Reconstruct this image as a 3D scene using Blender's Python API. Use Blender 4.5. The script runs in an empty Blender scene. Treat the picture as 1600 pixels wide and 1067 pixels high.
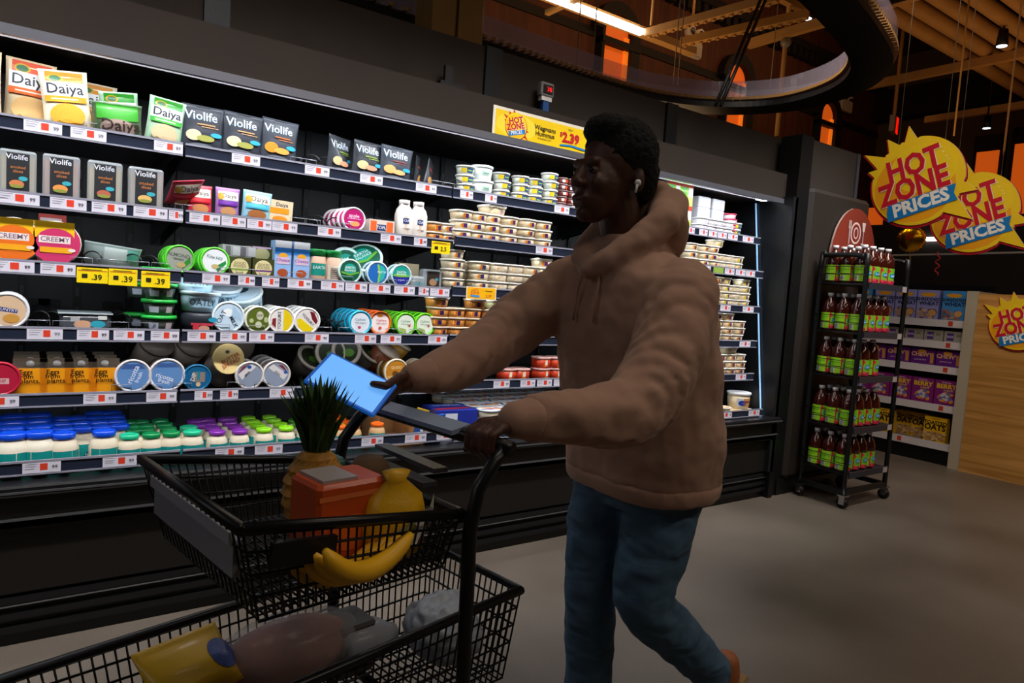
import bpy, math, random
import numpy as np
from mathutils import Vector, Matrix, Euler
random.seed(7)
SC = bpy.context.scene
COL = SC.collection
# ---------------------------------------------------------------- camera
F, CX, CY, H = 1067.0, 800.0, 533.5, 1.40
ax = np.array([(2305-CX)/F, -(555-CY)/F, -1.0]); ax /= np.linalg.norm(ax)
az = np.cross(ax, np.array([1.0, -0.067, 0.0])); az /= np.linalg.norm(az)
if az[1] < 0: az = -az
ay = np.cross(az, ax)
RC = np.array([ax, ay, az])            # rows: world axes seen by the camera
cd = bpy.data.cameras.new('camera'); cam = bpy.data.objects.new('camera', cd); COL.objects.link(cam)
cd.sensor_width = 36.0; cd.lens = F/1600*36.0; cd.clip_start = 0.02; cd.clip_end = 100
cam.matrix_world = Matrix.Translation((0, 0, H)) @ Matrix(RC.tolist()).to_4x4()
SC.camera = cam
def ray(px, py): return RC @ np.array([(px-CX)/F, -(py-CY)/F, -1.0])
def hit(px, py, axis, v):
    d = ray(px, py); o = np.array([0, 0, H]); t = (v-o[axis])/d[axis]; return o + t*d
def proj(x, y, z):
    c = RC.T @ (np.array([x, y, z]) - np.array([0, 0, H])); return CX+F*c[0]/-c[2], CY-F*c[1]/-c[2]
def XA(px, Y, z):                      # x on the line (Y, z) that is seen at column px
    a, b = -8.0, 30.0
    for _ in range(50):
        m = (a+b)/2
        if proj(m, Y, z)[0] < px: a = m
        else: b = m
    return (a+b)/2
# ---------------------------------------------------------------- world, lights, exposure
SC.view_settings.view_transform = 'Standard'; SC.view_settings.look = 'None'
SC.view_settings.gamma = 1.0; SC.view_settings.exposure = 0.0; SC.view_settings.use_curve_mapping = False
w = bpy.data.worlds.new('store_air'); SC.world = w; w.use_nodes = True
w.node_tree.nodes['Background'].inputs[0].default_value = (1.0, 0.72, 0.5, 1)
w.node_tree.nodes['Background'].inputs[1].default_value = 0.012
def area(name, loc, rot, sx, sy, power, col, spread=180):
    l = bpy.data.lights.new(name, 'AREA'); l.shape = 'RECTANGLE'; l.size = sx; l.size_y = sy
    l.energy = power; l.color = col; l.spread = math.radians(spread)
    o = bpy.data.objects.new(name, l); COL.objects.link(o); o.location = loc; o.rotation_euler = rot; return o
PI = math.pi
area('aisle_and_fill_light', (3.2, -1.8, 4.4), (math.radians(-12), 0, 0), 6.0, 0.5, 68, (1.0, 0.86, 0.72))
area('aisle_and_fill_light', (1.6, 0.9, 4.6), (0, 0, 0), 3.0, 0.25, 24, (1.0, 0.86, 0.72))
area('aisle_and_fill_light', (6.2, 0.4, 4.6), (0, 0, 0), 1.5, 1.5, 9, (1.0, 0.8, 0.62))
area('added_roof_fill', (10.5, 3.2, 3.4), (PI, 0, 0), 5.0, 2.5, 20, (1.0, 0.52, 0.2))  # unseen fill added to brighten the joists, no fixture stands here
area('added_roof_fill', (6.3, 7.0, 3.2), (PI, 0, 0), 3.5, 1.0, 30, (1.0, 0.62, 0.3))  # second added roof fill, also without a fixture
area('added_wall_fill', (9.0, 6.6, 6.6), (math.radians(65), 0, 0), 9.0, 0.2, 45, (1.0, 0.55, 0.25))  # added warm fill so the brown back wall does not go black
area('aisle_and_fill_light', (3.6, 0.9, 4.3), (0, math.radians(-48), 0), 0.5, 2.0, 26, (1.0, 0.86, 0.7), 110)  # this one is an added fill for the round signs, rack and cereal
area('added_case_fill', (1.4, 1.75, 3.5), (math.radians(30), 0, 0), 8.0, 0.15, 62, (0.97, 0.97, 1.0), 58)  # added fill evening out the lower shelf fronts, no real fixture
area('added_cereal_fill', (5.3, 3.4, 4.3), (0, math.radians(-40), 0), 0.6, 1.5, 16, (1.0, 0.88, 0.76), 120)  # extra fill added only to lift the cereal boxes
area('cool_downlight', (5.4, -0.6, 4.2), (0, 0, 0), 0.5, 0.5, 16, (0.75, 0.85, 1.0), 70)
area('rear_light', (-4.5, 1.2, 4.0), (0, math.radians(-55), 0), 0.6, 3.0, 16, (0.9, 0.92, 1.0))
# ---------------------------------------------------------------- materials
MATS = {}
def lin(h):
    h = h.lstrip('#'); out = []
    for i in (0, 2, 4):
        c = int(h[i:i+2], 16)/255; out.append(c/12.92 if c <= 0.04045 else ((c+0.055)/1.055)**2.4)
    return tuple(out) + (1.0,)
def M(name, hexc='#808080', rough=0.5, metal=0.0, emit=0.0, trans=0.0, alpha=1.0, coat=0.0, bump=0.0, bscale=40.0, vary=0.0, ior=1.45):
    if name in MATS: return MATS[name]
    m = bpy.data.materials.new(name); m.use_nodes = True; nt = m.node_tree; b = nt.nodes['Principled BSDF']
    c = lin(hexc)
    b.inputs['Base Color'].default_value = c; b.inputs['Roughness'].default_value = rough; b.inputs['Metallic'].default_value = metal
    b.inputs['IOR'].default_value = ior
    b.inputs['Transmission Weight'].default_value = trans; b.inputs['Alpha'].default_value = alpha; b.inputs['Coat Weight'].default_value = coat
    if emit: b.inputs['Emission Color'].default_value = c; b.inputs['Emission Strength'].default_value = emit
    if bump or vary:
        tc = nt.nodes.new('ShaderNodeTexCoord'); n = nt.nodes.new('ShaderNodeTexNoise'); n.inputs['Scale'].default_value = bscale; n.inputs['Detail'].default_value = 5
        nt.links.new(tc.outputs['Object'], n.inputs['Vector'])
        if bump:
            bp = nt.nodes.new('ShaderNodeBump'); bp.inputs['Strength'].default_value = bump; bp.inputs['Distance'].default_value = 0.01
            nt.links.new(n.outputs['Fac'], bp.inputs['Height']); nt.links.new(bp.outputs['Normal'], b.inputs['Normal'])
        if vary:
            r = nt.nodes.new('ShaderNodeValToRGB'); r.color_ramp.elements[0].position = 0.3; r.color_ramp.elements[1].position = 0.7
            r.color_ramp.elements[0].color = tuple(x*(1-vary) for x in c[:3])+(1,); r.color_ramp.elements[1].color = tuple(min(1, x*(1+vary)) for x in c[:3])+(1,)
            nt.links.new(n.outputs['Fac'], r.inputs['Fac']); nt.links.new(r.outputs['Color'], b.inputs['Base Color'])
    MATS[name] = m; return m
def C(hexc, rough=0.45):
    return M('plastic_'+hexc.lstrip('#').lower(), hexc, rough, coat=0.15)
def mat(x): return C(x) if isinstance(x, str) else x
# ---------------------------------------------------------------- mesh building
TXT = {}
def text_geo(s):
    if s not in TXT:
        cu = bpy.data.curves.new('t', 'FONT'); cu.body = s.lstrip('*'); cu.align_x = 'CENTER'; cu.align_y = 'CENTER'; cu.resolution_u = 2; cu.offset = 0.04 if s[0] == '*' else 0.012
        o = bpy.data.objects.new('t', cu); COL.objects.link(o); bpy.context.view_layer.update()
        me = o.evaluated_get(bpy.context.evaluated_depsgraph_get()).to_mesh()
        TXT[s] = ([tuple(v.co)[:2] for v in me.vertices], [tuple(p.vertices) for p in me.polygons])
        o.to_mesh_clear(); bpy.data.objects.remove(o); bpy.data.curves.remove(cu)
    return TXT[s]
class B:
    def __init__(s): s.v = []; s.f = []; s.m = []; s.sm = []; s.mats = []
    def mi(s, m):
        m = mat(m)
        if m not in s.mats: s.mats.append(m)
        return s.mats.index(m)
    def add(s, vs, fs, m, smooth=False):
        k = len(s.v); i = s.mi(m); s.v += [tuple(map(float, q)) for q in vs]
        for f in fs: s.f.append(tuple(k+a for a in f)); s.m.append(i); s.sm.append(smooth)
        return s
    def box(s, x0, x1, y0, y1, z0, z1, m, bev=0.0):
        if bev:
            b = bev; xs = [x0, x0+b, x1-b, x1]; pts = []
            def ring(z, d): return [(x0+b+d, y0+d, z), (x1-b-d, y0+d, z), (x1-d, y0+b+d, z), (x1-d, y1-b-d, z), (x1-b-d, y1-d, z), (x0+b+d, y1-d, z), (x0+d, y1-b-d, z), (x0+d, y0+b+d, z)]
            rs = [ring(z0, b*.6), ring(z0+b, 0), ring(z1-b, 0), ring(z1, b*.6)]; vs = sum(rs, [])
            fs = [(j*8+i, j*8+(i+1) % 8, j*8+8+(i+1) % 8, j*8+8+i) for j in range(3) for i in range(8)]
            fs += [tuple(range(7, -1, -1)), tuple(range(24, 32))]
            return s.add(vs, fs, m)
        vs = [(x0, y0, z0), (x1, y0, z0), (x1, y1, z0), (x0, y1, z0), (x0, y0, z1), (x1, y0, z1), (x1, y1, z1), (x0, y1, z1)]
        return s.add(vs, [(0, 3, 2, 1), (4, 5, 6, 7), (0, 1, 5, 4), (1, 2, 6, 5), (2, 3, 7, 6), (3, 0, 4, 7)], m)
    def lathe(s, prof, m, n=20, c=(0, 0, 0), sq=0.0, sx=1.0, sy=1.0, smooth=True):
        vs = []; fs = []
        for r, z in prof:
            for i in range(n):
                a = 2*PI*i/n; ca, sa = math.cos(a), math.sin(a)
                if sq: k = (abs(ca)**(2+sq*4)+abs(sa)**(2+sq*4))**(-1/(2+sq*4)); ca *= k; sa *= k
                vs.append((c[0]+r*ca*sx, c[1]+r*sa*sy, c[2]+z))
        for j in range(len(prof)-1):
            for i in range(n): fs.append((j*n+i, j*n+(i+1) % n, (j+1)*n+(i+1) % n, (j+1)*n+i))
        if prof[0][0] > 1e-6: fs.append(tuple(range(n-1, -1, -1)))
        if prof[-1][0] > 1e-6: fs.append(tuple((len(prof)-1)*n+i for i in range(n)))
        return s.add(vs, fs, m, smooth)
    def tube(s, pts, r, m, n=8, closed=False, cap=True):
        pts = [Vector(p) for p in pts]; k = len(pts); vs = []; fs = []; up = None
        rs = r if isinstance(r, (list, tuple)) else [r]*k
        for i, p in enumerate(pts):
            if closed: t = pts[(i+1) % k]-pts[i-1]
            else: t = pts[min(i+1, k-1)]-pts[max(i-1, 0)]
            t.normalize()
            if up is None: up = t.orthogonal().normalized()
            a = (up-t*up.dot(t)).normalized(); b = t.cross(a); up = a
            for j in range(n):
                q = 2*PI*j/n; vs.append(p+(a*math.cos(q)+b*math.sin(q))*rs[i])
        for i in range(k if closed else k-1):
            for j in range(n):
                i2 = (i+1) % k; fs.append((i*n+j, i*n+(j+1) % n, i2*n+(j+1) % n, i2*n+j))
        if not closed and cap: fs += [tuple(range(n-1, -1, -1)), tuple((k-1)*n+j for j in range(n))]
        return s.add(vs, fs, m, True)
    def bar(s, p0, p1, wd, ht, m):          # rectangular bar
        p0 = Vector(p0); p1 = Vector(p1); t = (p1-p0).normalized(); u = Vector((0, 0, 1))
        if abs(t.z) > .95: u = Vector((0, 1, 0))
        a = t.cross(u).normalized(); b = a.cross(t)
        vs = [p+a*sx*wd/2+b*sy*ht/2 for p in (p0, p1) for sx, sy in ((-1, -1), (1, -1), (1, 1), (-1, 1))]
        return s.add(vs, [(0, 3, 2, 1), (4, 5, 6, 7), (0, 1, 5, 4), (1, 2, 6, 5), (2, 3, 7, 6), (3, 0, 4, 7)], m)
    def prism(s, poly, y0, y1, m, ms=None):   # polygon in XZ pushed along Y (front y0)
        n = len(poly); s.add([(x, y0, z) for x, z in poly], [tuple(range(n))], m)
        s.add([(x, y1, z) for x, z in poly], [tuple(range(n-1, -1, -1))], m)
        return s.add([(x, y0, z) for x, z in poly]+[(x, y1, z) for x, z in poly], [(i, n+i, n+(i+1) % n, (i+1) % n) for i in range(n)], ms or m)
    def ball(s, c, r, m, n=14, k=9):
        r = r if isinstance(r, (tuple, list)) else (r, r, r); vs = []; fs = []
        for j in range(k+1):
            t = PI*j/k
            for i in range(n): vs.append((c[0]+r[0]*math.sin(t)*math.cos(2*PI*i/n), c[1]+r[1]*math.sin(t)*math.sin(2*PI*i/n), c[2]-r[2]*math.cos(t)))
        for j in range(k):
            for i in range(n): fs.append((j*n+i, j*n+(i+1) % n, (j+1)*n+(i+1) % n, (j+1)*n+i))
        return s.add(vs, fs, m, True)
    def art(s, mp, shapes, step=0.0005, g=1):
        d = step
        for sh in shapes:
            k = sh[0]
            if k == 'r':
                _, x0, z0, x1, z1, c = sh; vs = [mp(x0+(x1-x0)*i/g, z0+(z1-z0)*j/g, d) for j in range(g+1) for i in range(g+1)]
                fs = [(j*(g+1)+i, j*(g+1)+i+1, (j+1)*(g+1)+i+1, (j+1)*(g+1)+i) for j in range(g) for i in range(g)]
            elif k == 'e':
                _, x, z, rx, rz, c = sh; n = 18; q = max(1, g//3); vs = [mp(x, z, d)]; fs = []
                for a in range(1, q+1): vs += [mp(x+rx*a/q*math.cos(2*PI*i/n), z+rz*a/q*math.sin(2*PI*i/n), d) for i in range(n)]
                fs = [(0, 1+i, 1+(i+1) % n) for i in range(n)]
                for a in range(q-1): fs += [(1+a*n+i, 1+(a+1)*n+i, 1+(a+1)*n+(i+1) % n, 1+a*n+(i+1) % n) for i in range(n)]
            elif k == 'p':
                _, pl, c = sh; vs = [mp(x, z, d) for x, z in pl]; fs = [tuple(range(len(pl)))]
            elif k == 't':
                st, x, z, size, c = sh[1:6]; rot = sh[6] if len(sh) > 6 else 0; xs = sh[7] if len(sh) > 7 else 1.0
                tv, fs = text_geo(st); cr, sr = math.cos(rot), math.sin(rot)
                vs = [mp(x+size*(a*xs*cr-b*sr), z+size*(a*xs*sr+b*cr), d) for a, b in tv]
            s.add(vs, fs, c); d += step
        return s
    def mesh(s, name):
        me = bpy.data.meshes.new(name); me.from_pydata(s.v, [], s.f)
        for m in s.mats: me.materials.append(m)
        me.polygons.foreach_set('material_index', s.m); me.polygons.foreach_set('use_smooth', s.sm)
        me.update(); return me
def front(y): return lambda u, v, d: (u, y-d, v)
def top(z): return lambda u, v, d: (u, v, z+d)
def curved(r0, r1, h):                   # map (arc length, z) onto a cone side facing -Y
    def f(u, v, d):
        r = r0+(r1-r0)*v/h+d; a = u/max(r0, r1); return (r*math.sin(a), -r*math.cos(a), v)
    return f
# ---------------------------------------------------------------- objects
def props(o, label=None, cat=None, group=None, kind=None):
    if label: o['label'] = label
    if cat: o['category'] = cat
    if group: o['group'] = group
    if kind: o['kind'] = kind
def link(name, me, parent=None, loc=(0, 0, 0), rot=(0, 0, 0)):
    if isinstance(me, B): me = me.mesh(name)
    o = bpy.data.objects.new(name, me); COL.objects.link(o); o.location = loc; o.rotation_euler = rot
    if parent: o.parent = parent
    return o
def asm(parts): return [(p[0], p[1].mesh(p[0]) if isinstance(p[1], B) else p[1], asm(p[2]) if len(p) > 2 else []) for p in parts]
def kids(root, parts):
    for n, me, subs in parts:
        o = link(n, me, root)
        if subs: kids(o, subs)
def thing(name, label, cat, parts, loc=(0, 0, 0), rot=(0, 0, 0), group=None, scale=None):
    if not isinstance(parts, list): parts = [(name, parts)]
    if parts and isinstance(parts[0][1], B) or any(len(p) < 3 for p in parts): parts = asm(parts)
    e = link(name, None, None, loc, rot) if len(parts) > 1 else link(name, parts[0][1], None, loc, rot)
    if len(parts) > 1: kids(e, parts)
    elif parts[0][2]: kids(e, parts[0][2])
    if scale: e.scale = scale
    props(e, label, cat, group); return e
def struct(name, b):
    o = link(name, b); o['kind'] = 'structure'; return o
ORD = ['first', 'second', 'third', 'fourth', 'fifth', 'sixth', 'seventh', 'eighth', 'ninth', 'tenth', 'eleventh', 'twelfth', 'thirteenth', 'fourteenth', 'fifteenth']
def lvl(i, n): return 'bottom' if i == 0 else ('topmost' if i == n-1 else ORD[i]+' from bottom')
# ================================================================ SETTING
def node_mat(name, build, rough=0.5, **kw):
    m = M(name, '#808080', rough, **kw); build(m.node_tree, m.node_tree.nodes['Principled BSDF']); return m
def floor_nodes(nt, b):
    tc = nt.nodes.new('ShaderNodeTexCoord'); n1 = nt.nodes.new('ShaderNodeTexNoise'); n1.inputs['Scale'].default_value = 0.9; n1.inputs['Detail'].default_value = 8
    n2 = nt.nodes.new('ShaderNodeTexNoise'); n2.inputs['Scale'].default_value = 160; n2.inputs['Detail'].default_value = 2
    mx = nt.nodes.new('ShaderNodeMath'); mx.operation = 'MULTIPLY_ADD'; mx.inputs[1].default_value = 0.35
    r = nt.nodes.new('ShaderNodeValToRGB'); r.color_ramp.elements[0].position = 0.45; r.color_ramp.elements[1].position = 0.9
    r.color_ramp.elements[0].color = lin('#544a40'); r.color_ramp.elements[1].color = lin('#7c7166')
    for n in (n1, n2): nt.links.new(tc.outputs['Object'], n.inputs['Vector'])
    nt.links.new(n2.outputs['Fac'], mx.inputs[0]); nt.links.new(n1.outputs['Fac'], mx.inputs[2]); nt.links.new(mx.outputs[0], r.inputs['Fac']); nt.links.new(r.outputs['Color'], b.inputs['Base Color'])
    r2 = nt.nodes.new('ShaderNodeMapRange'); r2.inputs['To Min'].default_value = 0.28; r2.inputs['To Max'].default_value = 0.5
    nt.links.new(n1.outputs['Fac'], r2.inputs['Value']); nt.links.new(r2.outputs[0], b.inputs['Roughness'])
FLOOR = node_mat('polished_concrete', floor_nodes)
def wood_nodes(c0, c1, sc, stretch, axis=2):
    def f(nt, b):
        tc = nt.nodes.new('ShaderNodeTexCoord'); mp = nt.nodes.new('ShaderNodeMapping'); mp.inputs['Scale'].default_value = stretch
        n = nt.nodes.new('ShaderNodeTexNoise'); n.inputs['Scale'].default_value = sc; n.inputs['Detail'].default_value = 6; n.inputs['Distortion'].default_value = 0.6
        r = nt.nodes.new('ShaderNodeValToRGB'); r.color_ramp.elements[0].position = 0.35; r.color_ramp.elements[1].position = 0.68
        r.color_ramp.elements[0].color = lin(c0); r.color_ramp.elements[1].color = lin(c1)
        nt.links.new(tc.outputs['Object'], mp.inputs[0]); nt.links.new(mp.outputs[0], n.inputs['Vector']); nt.links.new(n.outputs['Fac'], r.inputs['Fac']); nt.links.new(r.outputs['Color'], b.inputs['Base Color'])
    return f
OAK = node_mat('oak_panel', wood_nodes('#a87638', '#d09a55', 1.2, (1, 1.0, 18)), 0.4)
BROWNWALL = node_mat('brown_cladding', wood_nodes('#43200f', '#5a2c15', 2.0, (6, 6, 0.4)), 0.7)
PANEL = M('dark_bronze_panel', '#261a10', 0.85, vary=0.12, bscale=3)
PANEL2 = M('dark_grey_panel', '#2b2118', 0.9, vary=0.15, bscale=4)
BLACK = M('black_metal', '#0c0c0d', 0.4, bump=0.05, bscale=60)
BLK2 = M('black_satin', '#141416', 0.3)
CASEIN = M('case_liner', '#32353b', 0.42, vary=0.25, bscale=6)
STEEL = M('brushed_steel', '#a9abb0', 0.3, metal=0.9)
RAIL = M('rail_navy', '#222838', 0.3)
RAILEDGE = M('rail_clear_edge', '#a8a8b8', 0.25, metal=0.3)
TAN = M('tan_painted_steel', '#c09050', 0.6, vary=0.1, bscale=3)
CREAM = M('beige_laminate', '#b3a794', 0.5)
ORANGE = M('orange_lit_glass', '#d85a14', 0.5, emit=0.62)
CLEAR = M('clear_acrylic', '#cfc4d8', 0.12, alpha=0.32)
CHROME = M('chrome', '#c8c8cc', 0.15, metal=1.0)
FL = B(); FL.box(-6, 22, -7, 12, -0.1, 0, FLOOR); struct('floor', FL)
struct('wall_back', B().box(-6, 22, 9.0, 9.2, 0, 9, BROWNWALL))
struct('wall_right', B().box(17.0, 17.2, -7, 9.0, 0, 9, M('far_wall_plaster', '#5a4634', 0.8, vary=0.1, bscale=1)))
struct('ceiling', B().box(-6, 22, -7, 12, 7.6, 7.8, M('dark_ceiling', '#3c2614', 0.9)))
# trims on the back wall
struct('trim_1', B().box(-6, 17, 8.975, 9.0, 5.72, 5.86, M('dark_trim', '#140a06', 0.7)))
tb = B()
for i in range(60): tb.box(4+i*0.22, 4.12+i*0.22, 8.85, 9.0, 6.75, 6.95, M('dark_trim'))
tb.box(-6, 17, 8.82, 9.0, 6.95, 7.1, M('dark_trim')); struct('trim_2', tb)
def arch_window(k, x, wd, z0, zt):
    o = B(); hw = wd/2; n = 12
    arc = lambda r, zc: [(x+r*math.cos(PI*i/n), zc+r*math.sin(PI*i/n)) for i in range(n+1)]
    zc = zt-hw; pane = [(x-hw, z0), (x+hw, z0)]+arc(hw, zc)
    fr = B(); outp = arc(hw+.2, zc); inp = arc(hw, zc)
    for i in range(n): fr.prism([outp[i], outp[i+1], inp[i+1], inp[i]], 8.82, 8.99, M('dark_trim'))
    fr.box(x+hw, x+hw+.2, 8.82, 8.99, z0, zc, M('dark_trim')); fr.box(x-hw-.06, x-hw, 8.82, 8.99, z0, zc, M('dark_trim'))
    fr.box(x-hw-.06, x+hw+.2, 8.8, 8.98, zc-.22, zc-.12, M('dark_trim'))
    e = link('window_%d' % k, fr); e['kind'] = 'structure'
    link('pane', B().prism(pane, 8.93, 8.97, ORANGE), e)
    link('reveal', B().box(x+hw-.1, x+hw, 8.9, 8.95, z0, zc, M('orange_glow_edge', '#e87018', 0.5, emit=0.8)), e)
for k, (px, zt) in enumerate([(955, 6.15), (1143, 6.12), (1284, 6.05)]):
    xx = XA(px, 9.0, 5.6); arch_window(k+1, xx, 0.62 if k == 0 else 0.6, 3.6, zt)
# orange rectangular windows in the far right wall
for k, (px, py, hh, ww) in enumerate([(1545, 258, .55, .42), (1603, 280, 1.45, .45), (1366, 348, .7, .5)]):
    p = hit(px, py, 0, 16.95); y, z = p[1], p[2]
    e = link('window_%d' % (k+4), B().box(16.86, 16.98, y-ww/2-.08, y+ww/2+.08, z-hh/2-.08, z+hh/2+.35, M('dark_trim'))); e['kind'] = 'structure'
    link('pane', B().box(16.82, 16.86, y-ww/2, y+ww/2, z-hh/2, z+hh/2, M('orange_lit_glass')), e)
# dark cornice on the far wall
p = hit(1500, 165, 0, 16.9); struct('trim_3', B().box(16.7, 17.0, -7, 9, p[2]-.1, p[2]+.6, M('dark_trim')))
p = hit(1450, 420, 0, 12.0); struct('wall_partition', B().box(12.0, 12.2, -3, 9, 0, p[2]+.75, M('black_partition', '#14110f', 0.7)))
# tan columns standing behind the case
for k, (a, b) in enumerate([(677, 714), (718, 756)]):
    x0, x1 = XA(a, 5.2, 3.6), XA(b, 5.2, 3.6); thing('column', ['tan square column behind the case, left of the pair', 'tan square column behind the case, right of the pair'][k], 'column', B().box(x0, x1, 5.2, 5.6, 0, 7.6, TAN, bev=.02), group='tan columns behind the case')
struct('wall_bulkhead', B().box(-4, XA(676, 5.7, 3.5), 5.7, 5.8, 0, 7.4, M('warm_bulkhead', '#6b4526', 0.8, vary=.1, bscale=2)))
# ---- roof structure
zj = 5.4
for i in range(14):
    y = 1.0+i*0.3
    thing('roof_joist', 'rounded tan roof joist, %s from the front among those over the cereal aisle' % ORD[i], 'joist', B().tube([(6.6, y, zj), (16.5, y, zj)], 0.1, TAN, 10), group='tan roof joists')
for i, (x) in enumerate([8.6, 11.5, 14.2]):
    thing('roof_beam', 'tan cross beam under the roof joists, %s from the left' % ORD[i], 'beam', B().bar((x, 0.8, zj-.16), (x, 6.6, zj-.16), .1, .12, TAN), group='tan cross beams')
for i, (a, b, z) in enumerate([((1010, 52), (1215, -4), 5.0), ((1065, 66), (1262, 22), 5.0)]):
    pa, pb = hit(*a, 2, z), hit(*b, 2, z)
    g = B().bar(pa, pb, .1, .1, TAN); v = Vector(pb-pa); L = v.length; v.normalize()
    for q in range(int(L/.12)):
        c = Vector(pa)+v*(.06+q*.12); g.box(c.x-.02, c.x+.02, c.y-.02, c.y+.02, c.z-.075, c.z-.05, TAN)
    thing('truss_beam', 'tan slotted steel beam by the strip light, %s' % ('left one' if i == 0 else 'right one'), 'beam', g, group='tan slotted beams')
# strip light with its carrier
pa, pb = hit(862, -3, 2, 5.0), hit(1006, 50, 2, 5.0); pc = hit(1100, 78, 2, 5.05)
y0 = 6.92
sl = [('housing', B().box(2.5, pc[0], y0+.06, y0+.2, 5.02, 5.12, TAN)), ('bracket', B().bar((5.45, y0-.25, 5.02), (5.45, y0+.45, 5.02), .07, .06, TAN)),
      ('lamp_tube', B().box(2.5, pb[0], y0-.05, y0+.05, 4.97, 5.03, M('white_led_tube', '#fff0e4', 0.5, emit=6.0)))]
thing('strip_light', 'long white strip light hanging under the tan ceiling beam', 'ceiling light', sl)
# suspension rods and conduits
def pole(px, py0, py1, Y, r, label, m=TAN):
    x = XA(px, Y, hit(px, (py0+py1)/2, 1, Y)[2]); z1 = 7.6; z0 = hit(px, py1, 1, Y)[2]
    thing('suspension_rod', label, 'rod', B().tube([(x, Y, z0), (x, Y, z1)], r, m, 6))
pole(1222, 30, 215, 6.2, .035, 'thick tan rod hanging behind the curved track')
pole(1403, 60, 190, 6.4, .03, 'tan rod that carries the exit sign')
pole(1497, 90, 215, 3.6, .009, 'tan rod above the big round sign')
pole(1575, 120, 245, 3.4, .009, 'tan rod above the smaller round sign')
pole(1019, -4, 40, 6.8, .02, 'short tan rod right of the strip light')
for i, (px, a, b) in enumerate([(903, 25, 108), (928, 28, 118), (1055, 62, 132), (1062, 62, 134), (1208, 40, 140)]):
    pole(px, a, b, 5.85, .007, 'thin wire holding the curved track, %s from the left' % ORD[i], M('thin_wire', '#8a7a66', .4, metal=.5))
#pole(1480, 120, 215, 3.2, .004, 'thin clear wire of the big round sign, left one', M('thin_wire')); pole(1506, 60, 235, 2.6, .004, 'thin clear wire of the big round sign, right one', M('thin_wire'))
#pole(1560, 130, 285, 2.8, .004, 'thin clear wire of the smaller round sign', M('thin_wire'))
# dome camera, exit sign, emergency lights, spotlights
p = hit(1228, 66, 1, 6.0)
thing('dome_camera', 'small grey dome camera hanging beside the curved track', 'camera', [('mount', B().tube([(p[0], p[1], p[2]+.06), (p[0], p[1], 7.6)], .03, TAN).box(p[0]-.35, p[0]+.35, p[1]-.05, p[1]+.05, p[2]+.5, p[2]+.58, TAN)), ('dome', B().ball(p, .075, M('grey_dome', '#8d8478', .3)))])
def emergency(px, py, Y, label, s=1.0):
    p = hit(px, py, 1, Y); e = [('housing', B().box(-.2*s, .2*s, -.05, .05, -.12*s, .1*s, M('off_white_plastic', '#c8b8a8', .6), bev=.02*s))]
    for d in (-.1, .1): e.append(('lamp_head', B().tube([(d*s, -.08, .22*s), (d*s, .02, .22*s)], .085*s, M('off_white_plastic')).tube([(d*s, -.09, .22*s), (d*s, -.08, .22*s)], .055*s, M('grey_lens', '#4c3c34', .3)).tube([(d*s, 0, .22*s), (d*s*.5, 0, .05)], .02*s, M('off_white_plastic'))))
    if Y < 8: e.append(('stem', B().tube([(0, .03, .08), (0, .03, 7.6-p[2])], .02, TAN)))
    thing('emergency_light', label, 'emergency light', e, p)
emergency(1321, 165, 8.93, 'boxy two-headed emergency light on the brown wall beside the third arched window', 1.2)
emergency(1081, 76, 7.4, 'two-headed emergency light hanging among the tan beams', 1.0)
emergency(1568, 262, 6.5, 'two-headed emergency light beside the orange rectangular window', 1.0)
p = hit(1396, 196, 1, 6.4)
thing('exit_sign', 'white boxy exit sign with glowing red letter on a tan rod', 'exit sign', [('housing', B().box(-.17, .17, -.04, .04, -.13, .15, M('sign_white', '#9a8d82', .6))), ('side_face', B().box(.02, .17, -.05, -.04, -.13, .15, M('red_glow', '#ff1208', .5, emit=1.2))), ('lettering', B().art(front(-.052), [('t', 'E', .095, .0, .16, '#6b0a0a'), ])), ], p, (0, 0, .3))
def spot(px, py, Y, label, rz=0.5):
    p = hit(px, py, 1, Y); thing('spotlight', label, 'spotlight', [('can', B().tube([(0, 0, .16), (0, 0, -.05)], [.055, .075], BLACK, 14)), ('lens', B().tube([(0, 0, -.05), (0, 0, -.053)], .062, M('cool_lamp', '#e6f2ff', .4, emit=5.0), 14)), ('stem', B().tube([(0, 0, .16), (0, 0, 7.6-p[2])], .012, BLACK))], p, (0, 0, rz))
spot(1566, 66, 4.0, 'black track spotlight lit white below the tan joists'); spot(1584, 84, 4.3, 'black track spotlight, unlit-looking, right of the lit one', 2.5)
spot(1262, 24, 6.4, 'small lit downlight near the curved track bend'); spot(1542, 196, 5.5, 'small downlight over the orange rectangular window')
thing('track_rail', 'black lighting track crossing over the tan joists', 'rail', B().bar((8.5, 2.0, 5.2), (8.5, 5.2, 5.2), .05, .05, BLACK))
# diagonal black cables
for i, (a, b) in enumerate([((1190, -4), (1118, 165)), ((1198, -4), (1126, 165))]):
    thing('hanging_cable', 'thick black cable slanting across the %s arched window' % ('second' if i == 0 else 'second') + (', left strand' if i == 0 else ', right strand'), 'cable', B().tube([hit(*a, 1, 5.0), hit(*b, 1, 4.6)], .018, BLACK))
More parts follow.
